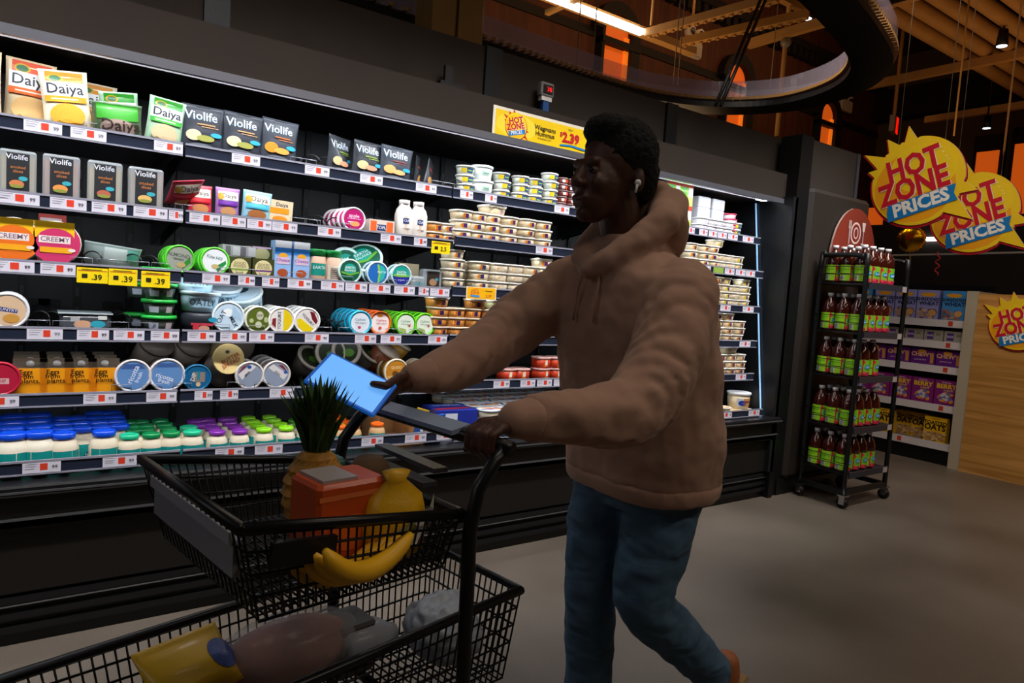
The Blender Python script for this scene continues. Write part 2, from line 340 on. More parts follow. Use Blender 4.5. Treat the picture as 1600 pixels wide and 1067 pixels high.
# ---- curved suspended track
def catmull(P, n):
    out = []; P = [Vector(p) for p in P]
    for i in range(len(P)-1):
        p0 = P[max(i-1, 0)]; p1 = P[i]; p2 = P[i+1]; p3 = P[min(i+2, len(P)-1)]
        for k in range(n):
            t = k/n; out.append(0.5*((2*p1)+(-p0+p2)*t+(2*p0-5*p1+4*p2-p3)*t*t+(-p0+3*p1-3*p2+p3)*t**3))
    out.append(P[-1]); return out
TP = catmull([(1.0, 5.65, 0), (3.2, 5.72, 0), (4.7, 5.78, 0), (5.7, 5.72, 0), (6.45, 5.35, 0), (6.85, 4.7, 0), (6.72, 3.95, 0), (6.2, 3.4, 0), (5.3, 3.08, 0), (4.0, 2.8, 0), (2.6, 2.6, 0)], 9)
ZT = 3.69
def strip(off0, off1, z0, z1, m):
    b = B(); vs = []; fs = []; n = len(TP)
    for i, q in enumerate(TP):
        t = (TP[min(i+1, n-1)]-TP[max(i-1, 0)]).normalized(); nn = Vector((-t.y, t.x, 0))
        for o, z in ((off0, z0), (off1, z0), (off1, z1), (off0, z1)): vs.append(q+nn*o+Vector((0, 0, z)))
    for i in range(n-1):
        for j in range(4): fs.append((i*4+j, i*4+(j+1) % 4, i*4+4+(j+1) % 4, i*4+4+j))
    fs += [(3, 2, 1, 0), ((n-1)*4, (n-1)*4+1, (n-1)*4+2, (n-1)*4+3)]
    return b.add(vs, fs, m)
ties = B(); n = len(TP)
for i in range(1, n-1):
    t = (TP[i+1]-TP[i-1]).normalized(); nn = Vector((-t.y, t.x, 0))
    for f_ in (0, .5):
        q = TP[i].lerp(TP[i+1], f_); ties.bar(q-nn*.2+Vector((0, 0, ZT+.03)), q+nn*.2+Vector((0, 0, ZT+.03)), .04, .03, TAN)
thing('suspended_track', 'curved black model railway track with clear guards hanging above the case', 'railway track',
      [('deck', strip(-.17, .17, ZT-.06, ZT, BLACK)), ('ties', ties), ('guard', strip(-.18, -.175, ZT+.01, ZT+.22, CLEAR)), ('guard', strip(.175, .18, ZT+.01, ZT+.22, CLEAR)),
       ('rail', strip(-.09, -.075, ZT+.03, ZT+.06, STEEL)), ('rail', strip(.075, .09, ZT+.03, ZT+.06, STEEL))])
# ================================================================ REFRIGERATED CASE
XE = 4.50; YB = 3.78
cs = []
cs.append(('back_panel', B().box(-1.6, XE, YB, YB+.05, .5, 2.3, CASEIN)))
up = B()
x = -1.3
while x < 4.4:
    up.box(x, x+.03, YB-.015, YB, .62, 2.2, BLACK)
    for k in range(16): up.box(x+.008, x+.022, YB-.018, YB-.014, .7+k*.09, .74+k*.09, M('slot_grey', '#4a4e55', .5))
    x += .21
cs.append(('slotted_upright', up))
cs.append(('canopy', B().box(-1.6, XE, 2.99, YB+.05, 2.19, 2.37, PANEL)))
cs.append(('canopy_lip', B().box(-1.6, XE, 2.975, 3.0, 2.155, 2.19, M('lip_steel', '#8f8f98', .28, metal=.7))))
cs.append(('lamp_strip', B().box(-1.5, 4.4, 3.06, 3.1, 2.175, 2.19, M('case_led', '#f4f4ff', .4, emit=.6))))
hp = B().box(-1.6, XE+.13, 3.14, 3.2, 2.37, 2.665, PANEL2)
cs.append(('header_panel', hp))
for px in (342, 774, 1053):
    xx = XA(px, 3.1, 2.5); cs.append(('batten', B().box(xx-.05, xx+.05, 3.12, 3.14, 2.37, 2.665, BLACK)))
cs.append(('bumper', B().box(-1.6, XE, 2.86, 2.98, .57, .61, BLK2, bev=.008).box(-1.6, XE, 2.855, 2.862, .583, .59, STEEL)))
cs.append(('front_panel', B().box(-1.6, XE, 2.9, 2.98, .45, .58, M('front_brown', '#1a1410', .5)).box(-1.6, XE, 2.93, 2.98, .2, .46, M('front_brown2', '#15110d', .5))))
cs.append(('trim_strip', B().box(-1.6, XE, 2.885, 2.9, .478, .486, STEEL).box(-1.6, XE, 2.9, 2.915, .44, .478, BLACK)))
kk = B().box(-1.6, XE, 2.95, 3.02, 0, .2, BLACK)
for z in (.05, .1, .16): kk.box(-1.6, XE, 2.93, 2.95, z, z+.025, BLK2)
kk.box(-1.6, XE, 2.925, 2.93, .152, .156, STEEL)
cs.append(('kickplate', kk))
cs.append(('deck_pan', B().box(-1.6, XE, 2.98, YB, .585, .6, BLK2)))
cs.append(('end_panel', B().box(4.44, XE, 2.9, YB, .2, 2.2, M('end_panel_grey', '#1a1b1e', .35))))
cs.append(('corner_post', B().box(XE-.03, XE+.02, 2.9, 3.0, 0, 2.37, BLACK)))
led = B().bar((4.425, 2.99, .60), (4.425, 3.2, 2.17), .008, .008, M('vertical_led', '#9fd0ff', .4, emit=.6)); cs.append(('vertical_lamp', led))
cs.append(('corner_lamp', B().box(4.25, 4.33, 3.02, 3.08, 2.165, 2.19, M('corner_lamp_white', '#f4f8ff', .4, emit=3.0))))
thing('refrigerated_case', 'long black open refrigerated display case along the aisle', 'display case', cs)
area('case_lamp', (1.4, 3.015, 2.165), (math.radians(12), 0, 0), 5.8, .02, 20, (.86, .93, 1.0), 165)
area('case_lamp', (4.40, 3.1, 1.4), (0, math.radians(90), 0), 1.5, .004, .5, (.75, .88, 1.0), 160)
for s_, zz_, pw in ((1, 1.905, 6), (2, 1.635, 6), (3, 1.393, 5), (4, 1.152, 1.6), (5, .905, 4)):
    area('shelf_lamp', (1.5, (3.13 if s_ == 1 else 3.075), zz_-.034), (math.radians(25), 0, 0), 5.6, .012, pw, (.9, .95, 1.0), 170)
# end pillar beside the case
thing('end_pillar', 'wide dark pillar panel between the case and the bottle rack', 'pillar', [
    ('lower_panel', B().box(4.67, 5.5, 2.9, 3.6, 0.12, 2.3, M('pillar_bronze', '#221b15', .55, vary=.1, bscale=3), bev=.03)), ('plinth', B().box(4.6, 5.5, 2.92, 3.6, 0, .12, BLACK)),
    ('header', B().box(4.66, 5.38, 2.97, 3.5, 2.31, 2.66, PANEL2)), ('edge_post', B().box(4.52, 4.67, 2.93, 3.1, 0, 2.66, BLACK)), ('corner_trim', B().box(5.34, 5.38, 2.96, 2.97, 2.31, 2.66, M('blue_grey_trim', '#30353f', .5)))])
# HOT ZONE banner on the canopy fascia
YL, RD, BLU = '#f2c808', '#c8102e', '#1178c0'
def hz_burst(cx, cz, s, seed=0, base=True):
    """shapes of the round HOT ZONE PRICES mark, s = radius"""
    sp = []
    for a, l in ((103, 1.27), (126, 1.25), (150, 1.42), (165, 1.15), (-13, 1.28), (-37, 1.5)):
        r = math.radians(a); w_ = math.radians(9); sp.append([(cx+.92*s*math.cos(r-w_), cz+.92*s*math.sin(r-w_)), (cx+l*s*math.cos(r), cz+l*s*math.sin(r)), (cx+.92*s*math.cos(r+w_), cz+.92*s*math.sin(r+w_))])
    sh = [('e', cx+.02*s, cz-.04*s, s*1.05, s*1.05, RD)]+[('p', p, '#d03010') for p in sp]+[('e', cx, cz, s, s, '#f7d417'), ('e', cx-.05*s, cz-.08*s, s*.9, s*.86, '#f6b80c'), ('e', cx+.1*s, cz+.25*s, s*.7, s*.55, '#f7d417')]
    r = .26
    for dx, c in ((.012, '#f4e9d8'), (0, None)):
        o = -.02*s if c else 0
        sh += [('t', '*HOT', cx-.05*s-o, cz+.40*s+o, .62*s*(1.04 if c else 1), c or RD, r), ('t', '*ZONE', cx-.05*s-o, cz-.06*s+o, .6*s*(1.04 if c else 1), c or RD, r)]
    c, sn = math.cos(r), math.sin(r); q = lambda a, b: (cx+.08*s+a*c-b*sn, cz-.48*s+a*sn+b*c)
    sh += [('p', [q(-.78*s, -.17*s), q(.78*s, -.17*s), q(.84*s, .17*s), q(-.72*s, .17*s)], BLU), ('t', 'PRICES', q(0, 0)[0], q(0, 0)[1], .36*s, '#f4f0e8', r)]
    return sh
bx0, bx1 = XA(771, 2.98, 2.3), XA(925, 2.98, 2.3); zt, zb = hit(771, 163, 1, 2.98)[2], hit(771, 214, 1, 2.98)[2]
W_, Hh = bx1-bx0, zt-zb
sh = [('r', 0, 0, W_, Hh, '#e9dfc8'), ('r', .015, .015, W_-.015, Hh-.015, YL), ('e', .15, Hh*.5, .13, Hh*.4, '#f4d83a')]+hz_burst(.145, Hh*.5, .068)
sh += [('t', 'Wegmans', .335, Hh*.62, .036, '#1c1a18'), ('t', 'Hummus', .335, Hh*.43, .036, '#1c1a18'), ('t', '8-10 OZ SELECTED', .335, Hh*.28, .011, '#1c1a18'), ('t', '$', .445, Hh*.58, .035, RD), ('t', '*2.39', .515, Hh*.5, .07, RD), ('t', 'ONLY', .51, Hh*.78, .013, '#1c1a18'),
       ('p', [(.44, Hh*.19), (.51, Hh*.24), (.62, Hh*.19), (.63, Hh*.25), (.51, Hh*.3), (.44, Hh*.25)], BLU)]
thing('price_banner', 'yellow HOT ZONE PRICES hummus banner on the case fascia', 'sign', [('panel', B().box(0, W_, -.004, 0, 0, Hh, '#e9dfc8')), ('print', B().art(front(-.0045), sh, .00015))], (bx0, 2.985, zb))
# thermometer display and empty bracket on top of the fascia
p = hit(852, 152, 1, 3.08)
thing('temperature_display', 'small grey display with red digits on a blue stalk', 'display', [('housing', B().box(-.045, .045, -.02, .02, 0, .075, M('display_grey', '#77746e', .5), bev=.006)), ('screen', B().box(-.032, .032, -.024, -.02, .015, .06, '#120606')), ('digits', B().art(front(-.0245), [('t', '38', .008, .037, .035, M('red_digits', '#e01010', .5, emit=1.2))])),
    ('collar', B().box(-.035, .035, -.015, .015, -.022, 0, '#d8d2c8')), ('stalk', B().box(-.02, .02, -.012, .012, 2.37-p[2], -.022, M('blue_stalk', '#23487e', .4)))], p)
p = hit(700, 138, 1, 3.08)
thing('mounting_bracket', 'small black empty bracket on the case header ledge', 'bracket', B().box(-.07, .07, -.05, .03, 0, .03, BLACK).box(-.025, .02, -.01, .01, .03, .12, BLACK), (p[0], 3.08, 2.372))
# ================================================================ SHELVES
SEG = [(-1.4, .502), (.512, 1.757), (1.767, 3.02), (3.03, 4.36)]
YS = {1: 3.10, 2: 3.05, 3: 3.05, 4: 3.05, 5: 3.05, 6: 2.95}
ZS = {1: 1.905, 2: 1.635, 3: 1.393, 4: 1.152, 5: .905, 6: .678}
ZS34 = {1: 1.905, 2: 1.66, 3: 1.405, 4: 1.155, 5: .915, 6: .668}
SN = {1: 'top', 2: 'second', 3: 'third', 4: 'fourth', 5: 'fifth', 6: 'bottom'}
def zs(s, seg): return (ZS if seg < 2 else ZS34)[s]
TAGS = {1: [(37, 97), (110, 166), (240, 289), (361, 405), (475, 513), (561, 596), (648, 680), (717, 737), (756, 774), (864, 887), (1056, 1068), (1070, 1083), (1090, 1103), (1105, 1118), (1119, 1133), (1135, 1150), (1158, 1175)],
        2: [(0, 62), (78, 135), (143, 197), (208, 261), (263, 293), (295, 343), (345, 383), (385, 423), (424, 463), (495, 531), (593, 625), (645, 665), (835, 861), (1092, 1108), (1112, 1128), (1130, 1145), (1147, 1162), (1163, 1177)],
        3: [(0, 54), (63, 118), (315, 358), (371, 397), (408, 435), (448, 486), (500, 536), (538, 572), (575, 608), (614, 646), (652, 668), (670, 700), (1123, 1139), (1158, 1175)],
        4: [(42, 98), (120, 170), (177, 225), (235, 279), (292, 336), (343, 384), (388, 427), (475, 512), (553, 586), (593, 625), (667, 696), (1153, 1170)],
        5: [(0, 30), (130, 181), (228, 275), (303, 331), (343, 371), (420, 458), (769, 794), (811, 834), (837, 860), (863, 885), (1102, 1116), (1147, 1163)],
        6: [(35, 95), (160, 213), (335, 380), (397, 440), (563, 597), (631, 664), (680, 708), (1122, 1141), (1167, 1184)]}
BAY = ['leftmost bay', 'second bay', 'dip bay behind the person', 'rightmost bay']
for s in range(1, 7):
    for g, (x0, x1) in enumerate(SEG):
        if s == 5 and g == 3: x1 = 4.36
        z = zs(s, g); y = YS[s]; parts = []
        if s < 6:
            parts.append(('deck', B().box(x0, x1, y, YB-.02, z-.028, z-.012, BLK2)))
            for xx in (x0+.012, x1-.02): parts.append(('bracket', B().add([(xx, y+.06, z-.028), (xx, YB-.02, z-.028), (xx, YB-.02, z-.13), (xx+.006, y+.06, z-.028), (xx+.006, YB-.02, z-.028), (xx+.006, YB-.02, z-.13)], [(0, 1, 2), (5, 4, 3), (0, 2, 5, 3), (0, 3, 4, 1), (1, 4, 5, 2)], BLK2)))
        else:
            parts.append(('deck', B().box(x0, x1, y, y+.05, z-.05, z-.035, BLK2)))
        hgt = .05
        parts.append(('price_rail', B().box(x0, x1, y-.012, y, z-hgt, z, RAIL).box(x0, x1, y-.016, y-.011, z-.006, z+.002, RAILEDGE).box(x0, x1, y-.016, y-.011, z-hgt-.002, z-hgt+.004, RAILEDGE)))
        for a, b in TAGS[s]:
            xa, xb = XA(a, y, z), XA(b, y, z)
            if not (x0-.02 <= (xa+xb)/2 <= x1): continue
            if a == 0: xa = xb-.13 if s != 5 else xb-.12
            xa = max(xa, x0); xb = min(xb, x1); wd = xb-xa; yy = y-.0165; lo, hi = z-hgt+.005, z-.007; green = (s == 2 and a == 1112)
            ar = B().art(front(yy), [('r', xa, lo, xb, hi, '#8fae4a' if green else '#dcd8e4')]+([] if green else [('r', xa+wd*.45, lo+.009, xa+wd*.65, hi-.004, '#dd4028')]+[('r', xa+wd*.06, hi-.006-q*.008, xa+wd*(.4-.05*q), hi-.004-q*.008, '#8a8894') for q in range(3)]+[('t', '99', xa+wd*.84, (lo+hi)/2, .018, '#55525e')]), .0003)
            parts.append(('price_tag', ar))
        thing('case_shelf', '%s black case shelf with navy price rail, %s' % (SN[s], BAY[g]) if s < 6 else 'front price rail of bottom deck, %s' % BAY[g], 'shelf', parts, group=None)
# yellow hanging price cards
def card(px0, px1, pyt, pyb, Y, seg, art, label, name='price_card'):
    x0, x1 = XA(px0, Y, hit(px0, pyt, 1, Y)[2]), XA(px1, Y, hit(px1, pyt, 1, Y)[2]); zt = hit(px0, pyt, 1, Y)[2]; zb = hit(px0, pyb, 1, Y)[2]; w_, h_ = x1-x0, zt-zb
    thing(name, label, 'price card', [('card', B().box(0, w_, 0, .002, 0, h_, '#f6d80c')), ('print', B().art(front(-.0003), art(w_, h_), .0003))], (x0, Y, zb))
ya = lambda t: (lambda w_, h_: [('r', .004, h_*.78, w_-.004, h_*.82, '#c23a1c'), ('r', w_*.15, h_*.86, w_*.8, h_*.9, '#3a3420'), ('r', w_*.16, h_*.32, w_*.34, h_*.58, '#28240c'), ('t', t, w_*.64, h_*.38, h_*.5, '#28240c')])
card(120, 169, 417, 441, 3.03, 0, ya('.39'), 'yellow price card, left of the three under the third shelf')
card(170, 215, 419, 445, 3.03, 0, ya('.39'), 'yellow price card, middle of the three under the third shelf')
card(221, 266, 423, 448, 3.03, 0, ya('.39'), 'yellow price card over the green-lid tubs, right of the three')
card(675, 704, 376, 395, 3.03, 1, ya('2.5'), 'yellow price card at the right end of the second shelf rail')
card(729, 776, 447, 467, 3.03, 2, lambda w_, h_: [('r', 0, 0, w_, h_, '#f0dcc0'), ('r', .006, .005, w_-.006, h_-.004, '#f5b40e'), ('t', 'HOT', w_*.28, h_*.72, h_*.3, RD, .1), ('t', 'ZONE', w_*.28, h_*.5, h_*.3, RD, .1), ('r', w_*.14, h_*.18, w_*.44, h_*.34, '#4a8ad0'), ('t', 'Hummus', w_*.74, h_*.7, h_*.17, '#2a1a08'), ('t', '2.39', w_*.74, h_*.3, h_*.32, '#c0501c')], 'small orange HOT ZONE price card hanging over the hummus stacks')
# ================================================================ PRODUCT KINDS
def tub(r, h, body, lid, art=None, n=20, sq=0.0, lidart=None, taper=.86, lh=.12):
    """round tub: body, lid, label"""
    bl = h*(1-lh); ps = [('body', B().lathe([(r*taper*.9, 0), (r*taper, .003), (r*.96, bl)], body, n, sq=sq)),
          ('lid', B().lathe([(r*1.0, bl-.004), (r*1.04, bl), (r*1.04, h-.002), (r*1.01, h), (r*.9, h), (r*.88, h-.002), (.0001, h-.002)], lid, n, sq=sq))]
    if art: ps.append(('label', B().art(curved(r*taper+.0012, r*.96+.0012, bl), art, .0006, g=5)))
    if lidart: ps.append(('lid_print', B().art(top(h-.0015), lidart, .0005)))
    return asm(ps)
def dart(k, r):
    """print on a lid, radius r"""
    rr = r*.86
    A = {
     'green': [('e', 0, 0, rr, rr, '#9aa092'), ('p', [(rr*.2, -rr*.9), (rr*.85, -rr*.3), (rr*.8, .2*rr), (.1*rr, -.5*rr)], '#2e8a28'), ('t', 'ALMOND', -.1*rr, rr*.3, rr*.42, '#4c5a52', -.15), ('t', 'spread', -.1*rr, 0, rr*.3, '#5a645c', -.15), ('e', .1*rr, -.5*rr, .35*rr, .22*rr, '#b8a26a')],
     'green2': [('e', 0, 0, rr, rr, '#e8eef0'), ('p', [(rr*.2, -rr*.9), (rr*.9, -rr*.2), (rr*.85, .1*rr), (.0*rr, -.45*rr)], '#1e8a3c'), ('t', 'Kite Hill', -.05*rr, rr*.3, rr*.38, '#5c8080', -.2), ('e', 0, -.45*rr, .3*rr, .2*rr, '#c8b078')],
     'magenta': [('e', 0, 0, rr, rr, '#c01070'), ('t', 'apple', 0, .35*rr, rr*.5, '#f4d8e8'), ('r', -.7*rr, .05*rr, .7*rr, .1*rr, '#f0c0d8'), ('e', .1*rr, -.4*rr, .5*rr, .25*rr, '#e8a060'), ('r', -.6*rr, -.3*rr, -.05*rr, -.2*rr, '#f8e8f0')],
     'teal': [('e', 0, 0, rr, rr, '#0b5a44'), ('e', 0, .25*rr, .6*rr, .5*rr, '#18a090'), ('t', 'EARTH', 0, .35*rr, .32*rr, '#e8f4f0'), ('t', 'BALANCE', 0, .08*rr, .26*rr, '#e8f4f0'), ('p', [(-.9*rr, 0), (0, -.25*rr), (.9*rr, .05*rr), (.9*rr, -.12*rr), (0, -.42*rr), (-.85*rr, -.2*rr)], '#6ab030')],
     'tealblue': [('e', 0, 0, rr, rr, '#1f68b8'), ('p', [(.0, -rr*.95), (.6*rr, -.6*rr), (.9*rr, .2*rr), (.6*rr, .7*rr), (0, .9*rr), (.2*rr, 0)], '#25b0a8'), ('p', [(-.1*rr, .9*rr), (.1*rr, .9*rr), (.3*rr, 0), (.15*rr, -rr*.9), (0, -rr*.9), (.1*rr, 0)], '#8cc63f'), ('t', 'EARTH', .4*rr, .15*rr, .28*rr, '#e8f8f8')],
     'tealnavy': [('e', 0, 0, rr, rr, '#16a090'), ('p', [(-.95*rr, -.1*rr), (.95*rr, -.1*rr), (.8*rr, -.6*rr), (.3*rr, -.95*rr), (-.3*rr, -.95*rr), (-.8*rr, -.6*rr)], '#20288c'), ('e', 0, 0, .95*rr, .16*rr, '#7cc040'), ('t', 'EARTH', 0, .35*rr, .34*rr, '#d8f0e8'), ('t', 'BALANCE', 0, .12*rr, .26*rr, '#d8f0e8'), ('t', 'organic', 0, -.45*rr, .28*rr, '#d0d0f0')],
     'oats': [('e', 0, 0, rr, rr, '#d8b896'), ('p', [(-rr*.9, .35*rr), (rr*.55, .1*rr), (.5*rr, -.15*rr), (-rr*.9, .05*rr)], '#2a3a80'), ('t', 'COUNTRY', -.15*rr, .08*rr, .28*rr, '#e4dcd0', -.15), ('e', .2*rr, -.5*rr, .45*rr, .3*rr, '#c89040')],
     'paleblue': [('e', 0, 0, rr, rr, '#c4dcec'), ('e', -.05*rr, .35*rr, .35*rr, .3*rr, '#f4fafc'), ('t', 'OAT', -.5*rr, .0, .5*rr, '#3a4c5c', 1.1), ('t', 'MILK', .35*rr, -.35*rr, .42*rr, '#2c3a44', -1.1), ('p', [(.3*rr, .9*rr), (.9*rr, .2*rr), (.9*rr, -.3*rr), (.2*rr, .1*rr)], '#a8c8e0')],
     'olive': [('e', 0, 0, rr, rr, '#58681c'), ('e', .1*rr, .35*rr, .3*rr, .38*rr, '#c8c8b0'), ('t', 'DIP', .1*rr, .35*rr, .3*rr, '#3a4410'), ('e', 0, -.45*rr, .28*rr, .3*rr, '#c0c8a8'), ('e', -.6*rr, -.1*rr, .18*rr, .2*rr, '#b8c090'), ('e', .62*rr, 0, .18*rr, .25*rr, '#b8c090')],
     'yellow': [('e', 0, 0, rr, rr, '#e8e4e0'), ('p', [(.15*rr, -.98*rr), (.6*rr, -.8*rr), (.95*rr, -.1*rr), (.9*rr, .4*rr), (.5*rr, .85*rr), (.15*rr, .98*rr)], '#e6c80c'), ('p', [(-.95*rr, .1*rr), (-.5*rr, .2*rr), (-.5*rr, -.7*rr), (-.9*rr, -.3*rr)], '#7c1c24'), ('t', 'YOGURT', -.2*rr, 0, .4*rr, '#6a6a70', 1.57)],
     'yellow2': [('e', 0, 0, rr, rr, '#e4e0dc'), ('p', [(-.95*rr, .1*rr), (-.6*rr, .2*rr), (.6*rr, -.7*rr), (.3*rr, -.95*rr), (-.3*rr, -.95*rr), (-.8*rr, -.55*rr)], '#e8cc08'), ('p', [(.2*rr, .85*rr), (.6*rr, .75*rr), (.95*rr, 0), (.8*rr, -.3*rr), (.45*rr, .1*rr)], '#6c1420'), ('t', 'YOGURT', .05*rr, .1*rr, .36*rr, '#6a6a70', -.8)],
     'bluewhite': [('e', 0, 0, rr, rr, '#5f8cc4'), ('p', [(-.8*rr, .5*rr), (.8*rr, .5*rr), (.5*rr, .85*rr), (-.5*rr, .85*rr)], '#3c5c98'), ('t', 'ricotta', 0, .1*rr, .5*rr, '#dfe8f4', 1.2), ('t', 'fresh', .35*rr, -.1*rr, .4*rr, '#dfe8f4', 1.2)],
     'bluewhite2': [('e', 0, 0, rr, rr, '#5f8cc4'), ('p', [(-.75*rr, .55*rr), (.75*rr, .55*rr), (.5*rr, .85*rr), (-.5*rr, .85*rr)], '#3c5c98'), ('t', 'ricotta', -.15*rr, -.15*rr, .45*rr, '#dfe8f4', -.35), ('t', 'fresh', -.2*rr, -.45*rr, .4*rr, '#dfe8f4', -.35)],
     'deepblue': [('e', 0, 0, rr*1.1, rr*1.1, '#0c5c8c'), ('r', -.35*rr, -.4*rr, .65*rr, .5*rr, '#8a7a70'), ('r', .0, -.2*rr, .22*rr, .6*rr, '#1a8098'), ('t', 'DIP', -.3*rr, .05*rr, .5*rr, '#e8e4e0', 1.3), ('e', .1*rr, -.6*rr, .2*rr, .2*rr, '#d8b890')],
     'cream': [('e', 0, 0, rr*1.05, rr*1.05, '#e4cc8c'), ('e', -.1*rr, .5*rr, .15*rr, .12*rr, '#4a4640'), ('t', 'BUTTER', .1*rr, .05*rr, .38*rr, '#b04830', .5), ('t', 'SPREAD', .15*rr, -.3*rr, .38*rr, '#b04830', .5)],
     'icpack': [('e', 0, 0, rr, rr, '#8c98ac'), ('p', [(-.95*rr, .1*rr), (-.6*rr, -.35*rr), (.5*rr, .75*rr), (.1*rr, .95*rr)], '#d8d4d4'), ('p', [(-.95*rr, .15*rr), (-.1*rr, .95*rr), (-.6*rr, .75*rr)], '#7a1c24'), ('e', -.05*rr, .72*rr, .18*rr, .14*rr, '#2050a0'), ('t', 'plain', -.2*rr, .15*rr, .3*rr, '#6a6a78', .8)],
     'icpack2': [('e', 0, 0, rr, rr, '#8c98ac'), ('p', [(.95*rr, 0), (.6*rr, -.45*rr), (-.7*rr, .6*rr), (-.3*rr, .9*rr)], '#d8d4d4'), ('p', [(.9*rr, .2*rr), (.1*rr, .85*rr), (.5*rr, .8*rr)], '#7a1c24'), ('e', .75*rr, .2*rr, .15*rr, .14*rr, '#2050a0'), ('t', 'plain', .1*rr, .15*rr, .3*rr, '#6a6a78', -.75)],
     'cyan': [('e', 0, 0, rr*.95, rr*.95, '#dfe6ee'), ('t', 'Cashew', 0, .3*rr, .34*rr, '#5c90a0'), ('t', 'milk yogurt', 0, 0, .24*rr, '#70808c'), ('e', -.1*rr, -.45*rr, .16*rr, .14*rr, '#b83c4c')],
     'orange': [('e', 0, 0, rr*.95, rr*.95, '#ecdcd8'), ('e', -.05*rr, .75*rr, .3*rr, .18*rr, '#f08030'), ('t', 'Cashew', .1*rr, .25*rr, .34*rr, '#c05060'), ('t', 'milk yogurt', .1*rr, -.05*rr, .24*rr, '#b07070'), ('e', 0, -.5*rr, .16*rr, .14*rr, '#d04030')],
     'lime': [('e', 0, 0, rr*.95, rr*.95, '#e2ecd8'), ('t', 'Cashew', -.05*rr, .3*rr, .34*rr, '#5c9070'), ('t', 'milk yogurt', 0, .02*rr, .24*rr, '#708c70'), ('p', [(-.8*rr, -.3*rr), (.0, -.5*rr), (.1*rr, -.95*rr), (-.5*rr, -.8*rr)], '#a4b868'), ('e', .4*rr, -.15*rr, .12*rr, .12*rr, '#b83c3c')],
     'red': [('e', 0, 0, rr, rr, '#b01838'), ('r', -.2*rr, -.35*rr, .5*rr, .05*rr, '#d8a8a8'), ('t', 'DIP', .1*rr, -.15*rr, .3*rr, '#8a1028')],
     'amber': [('e', 0, 0, rr*1.02, rr*1.02, '#c08020'), ('e', -.1*rr, -.15*rr, .3*rr, .25*rr, '#6a4418'), ('t', 'QUESO', 0, .4*rr, .32*rr, '#f0d8a0'), ('p', [(-.9*rr, -.35*rr), (.9*rr, -.35*rr), (.5*rr, -.85*rr), (-.5*rr, -.85*rr)], '#d8b070')]}
    return A[k]
RIMS = {'green': '#55c832', 'green2': '#63d63c', 'magenta': '#f0e8ec', 'teal': '#c8e4e0', 'tealblue': '#cfe6ec', 'tealnavy': '#cfe6ec', 'oats': '#e6e6ea', 'paleblue': '#dcecf2', 'olive': '#e2e0d4', 'yellow': '#f0eeec', 'yellow2': '#f0eeec', 'bluewhite': '#d8d4d8', 'bluewhite2': '#d8d4d8',
        'deepblue': '#0e6a98', 'cream': '#dcb878', 'icpack': '#d6d0cc', 'icpack2': '#d6d0cc', 'cyan': '#22b4d8', 'orange': '#f46818', 'lime': '#62cc10', 'red': '#c01838', 'amber': '#d8cdb4'}
def disc(kind, px, py, rpx, s, n_back, what, dy=.0, back=None, where='', dxb=0.0, hh=.06, tilt=0.0, seg=0, yo=.02):
    """tub lying on its side, lid towards the aisle, others nested behind it"""
    Y = YS[s]+yo; zsurf = zs(s, seg)-.012; x = XA(px, Y, zsurf+.05)
    d = (hit(px, py, 1, Y)-np.array([0, 0, H])); dep = np.linalg.norm(RC.T[2]@np.diag([1, 1, 1])*0+0) if 0 else float(-(RC.T@d)[2]); r = rpx/F*dep*1.02
    if s == 6: zsurf = .6
    rim = RIMS[kind]
    pk = asm([('body', B().lathe([(r*.8, 0), (r*.84, .003), (r*.95, hh-.01)], back or rim, 22)), ('lid', B().lathe([(r, hh-.012), (r*1.03, hh-.008), (r*1.03, hh), (r*.98, hh+.003), (r*.9, hh+.002), (r*.88, hh-.001), (.0001, hh-.001)], rim, 26)), ('lid_print', B().art(top(hh-.0002), dart(kind, r), .0004))])
    for i in range(n_back+1):
        lab = '%s, lying, %s%s' % (what, 'frontmost' if i == 0 else ORD[i]+' from front', where) if n_back else '%s, lid facing the aisle%s' % (what, where)
        thing('dip_tub', lab, 'tub', pk, (x+i*dxb, Y+hh+i*(hh+.006), zsurf+r*1.035), (PI/2+tilt*(i == 0), 0, 0), group=('%s in a lying row' % what) if n_back else None)
# ---- pouches
def pouch(w_, h_, dep, base, art, seal=.12, g=9, notch=True):
    def yf(u, v):
        a = max(0, 1-(2*u/w_)**2)**.6; b = max(0, min(1, v/(h_*.12)))**.6*max(0, min(1, (h_*(1-seal)-v)/(h_*.45)))**.7 if v < h_*(1-seal) else 0
        return dep/2*a*b+.0015
    nx, nz = 12, 14; vs = []; fs = []
    for sgn in (-1, 1):
        for j in range(nz+1):
            for i in range(nx+1):
                u = -w_/2+w_*i/nx; v = h_*j/nz; k = 1-.04*math.sin(PI*min(1, v/h_)); vs.append((u*k, sgn*yf(u, v), v))
    N = (nx+1)*(nz+1)
    for j in range(nz):
        for i in range(nx):
            a = j*(nx+1)+i; fs.append((a, a+1, a+nx+2, a+nx+1)); fs.append((N+a, N+a+nx+1, N+a+nx+2, N+a+1))
    for j in range(nz):
        for i in (0, nx): a = j*(nx+1)+i; q = (a, a+nx+1, N+a+nx+1, N+a); fs.append(q if i == 0 else q[::-1])
    for i in range(nx): fs.append((i, N+i, N+i+1, i+1)); a = nz*(nx+1)+i; fs.append((a, a+1, N+a+1, N+a))
    b = B().add(vs, fs, base, True)
    mp = lambda u, v, d: (u, -yf(u, v)-d*1.5-.0006, v)
    return asm([('bag', b), ('print', B().art(mp, art, .0005, g=g))])
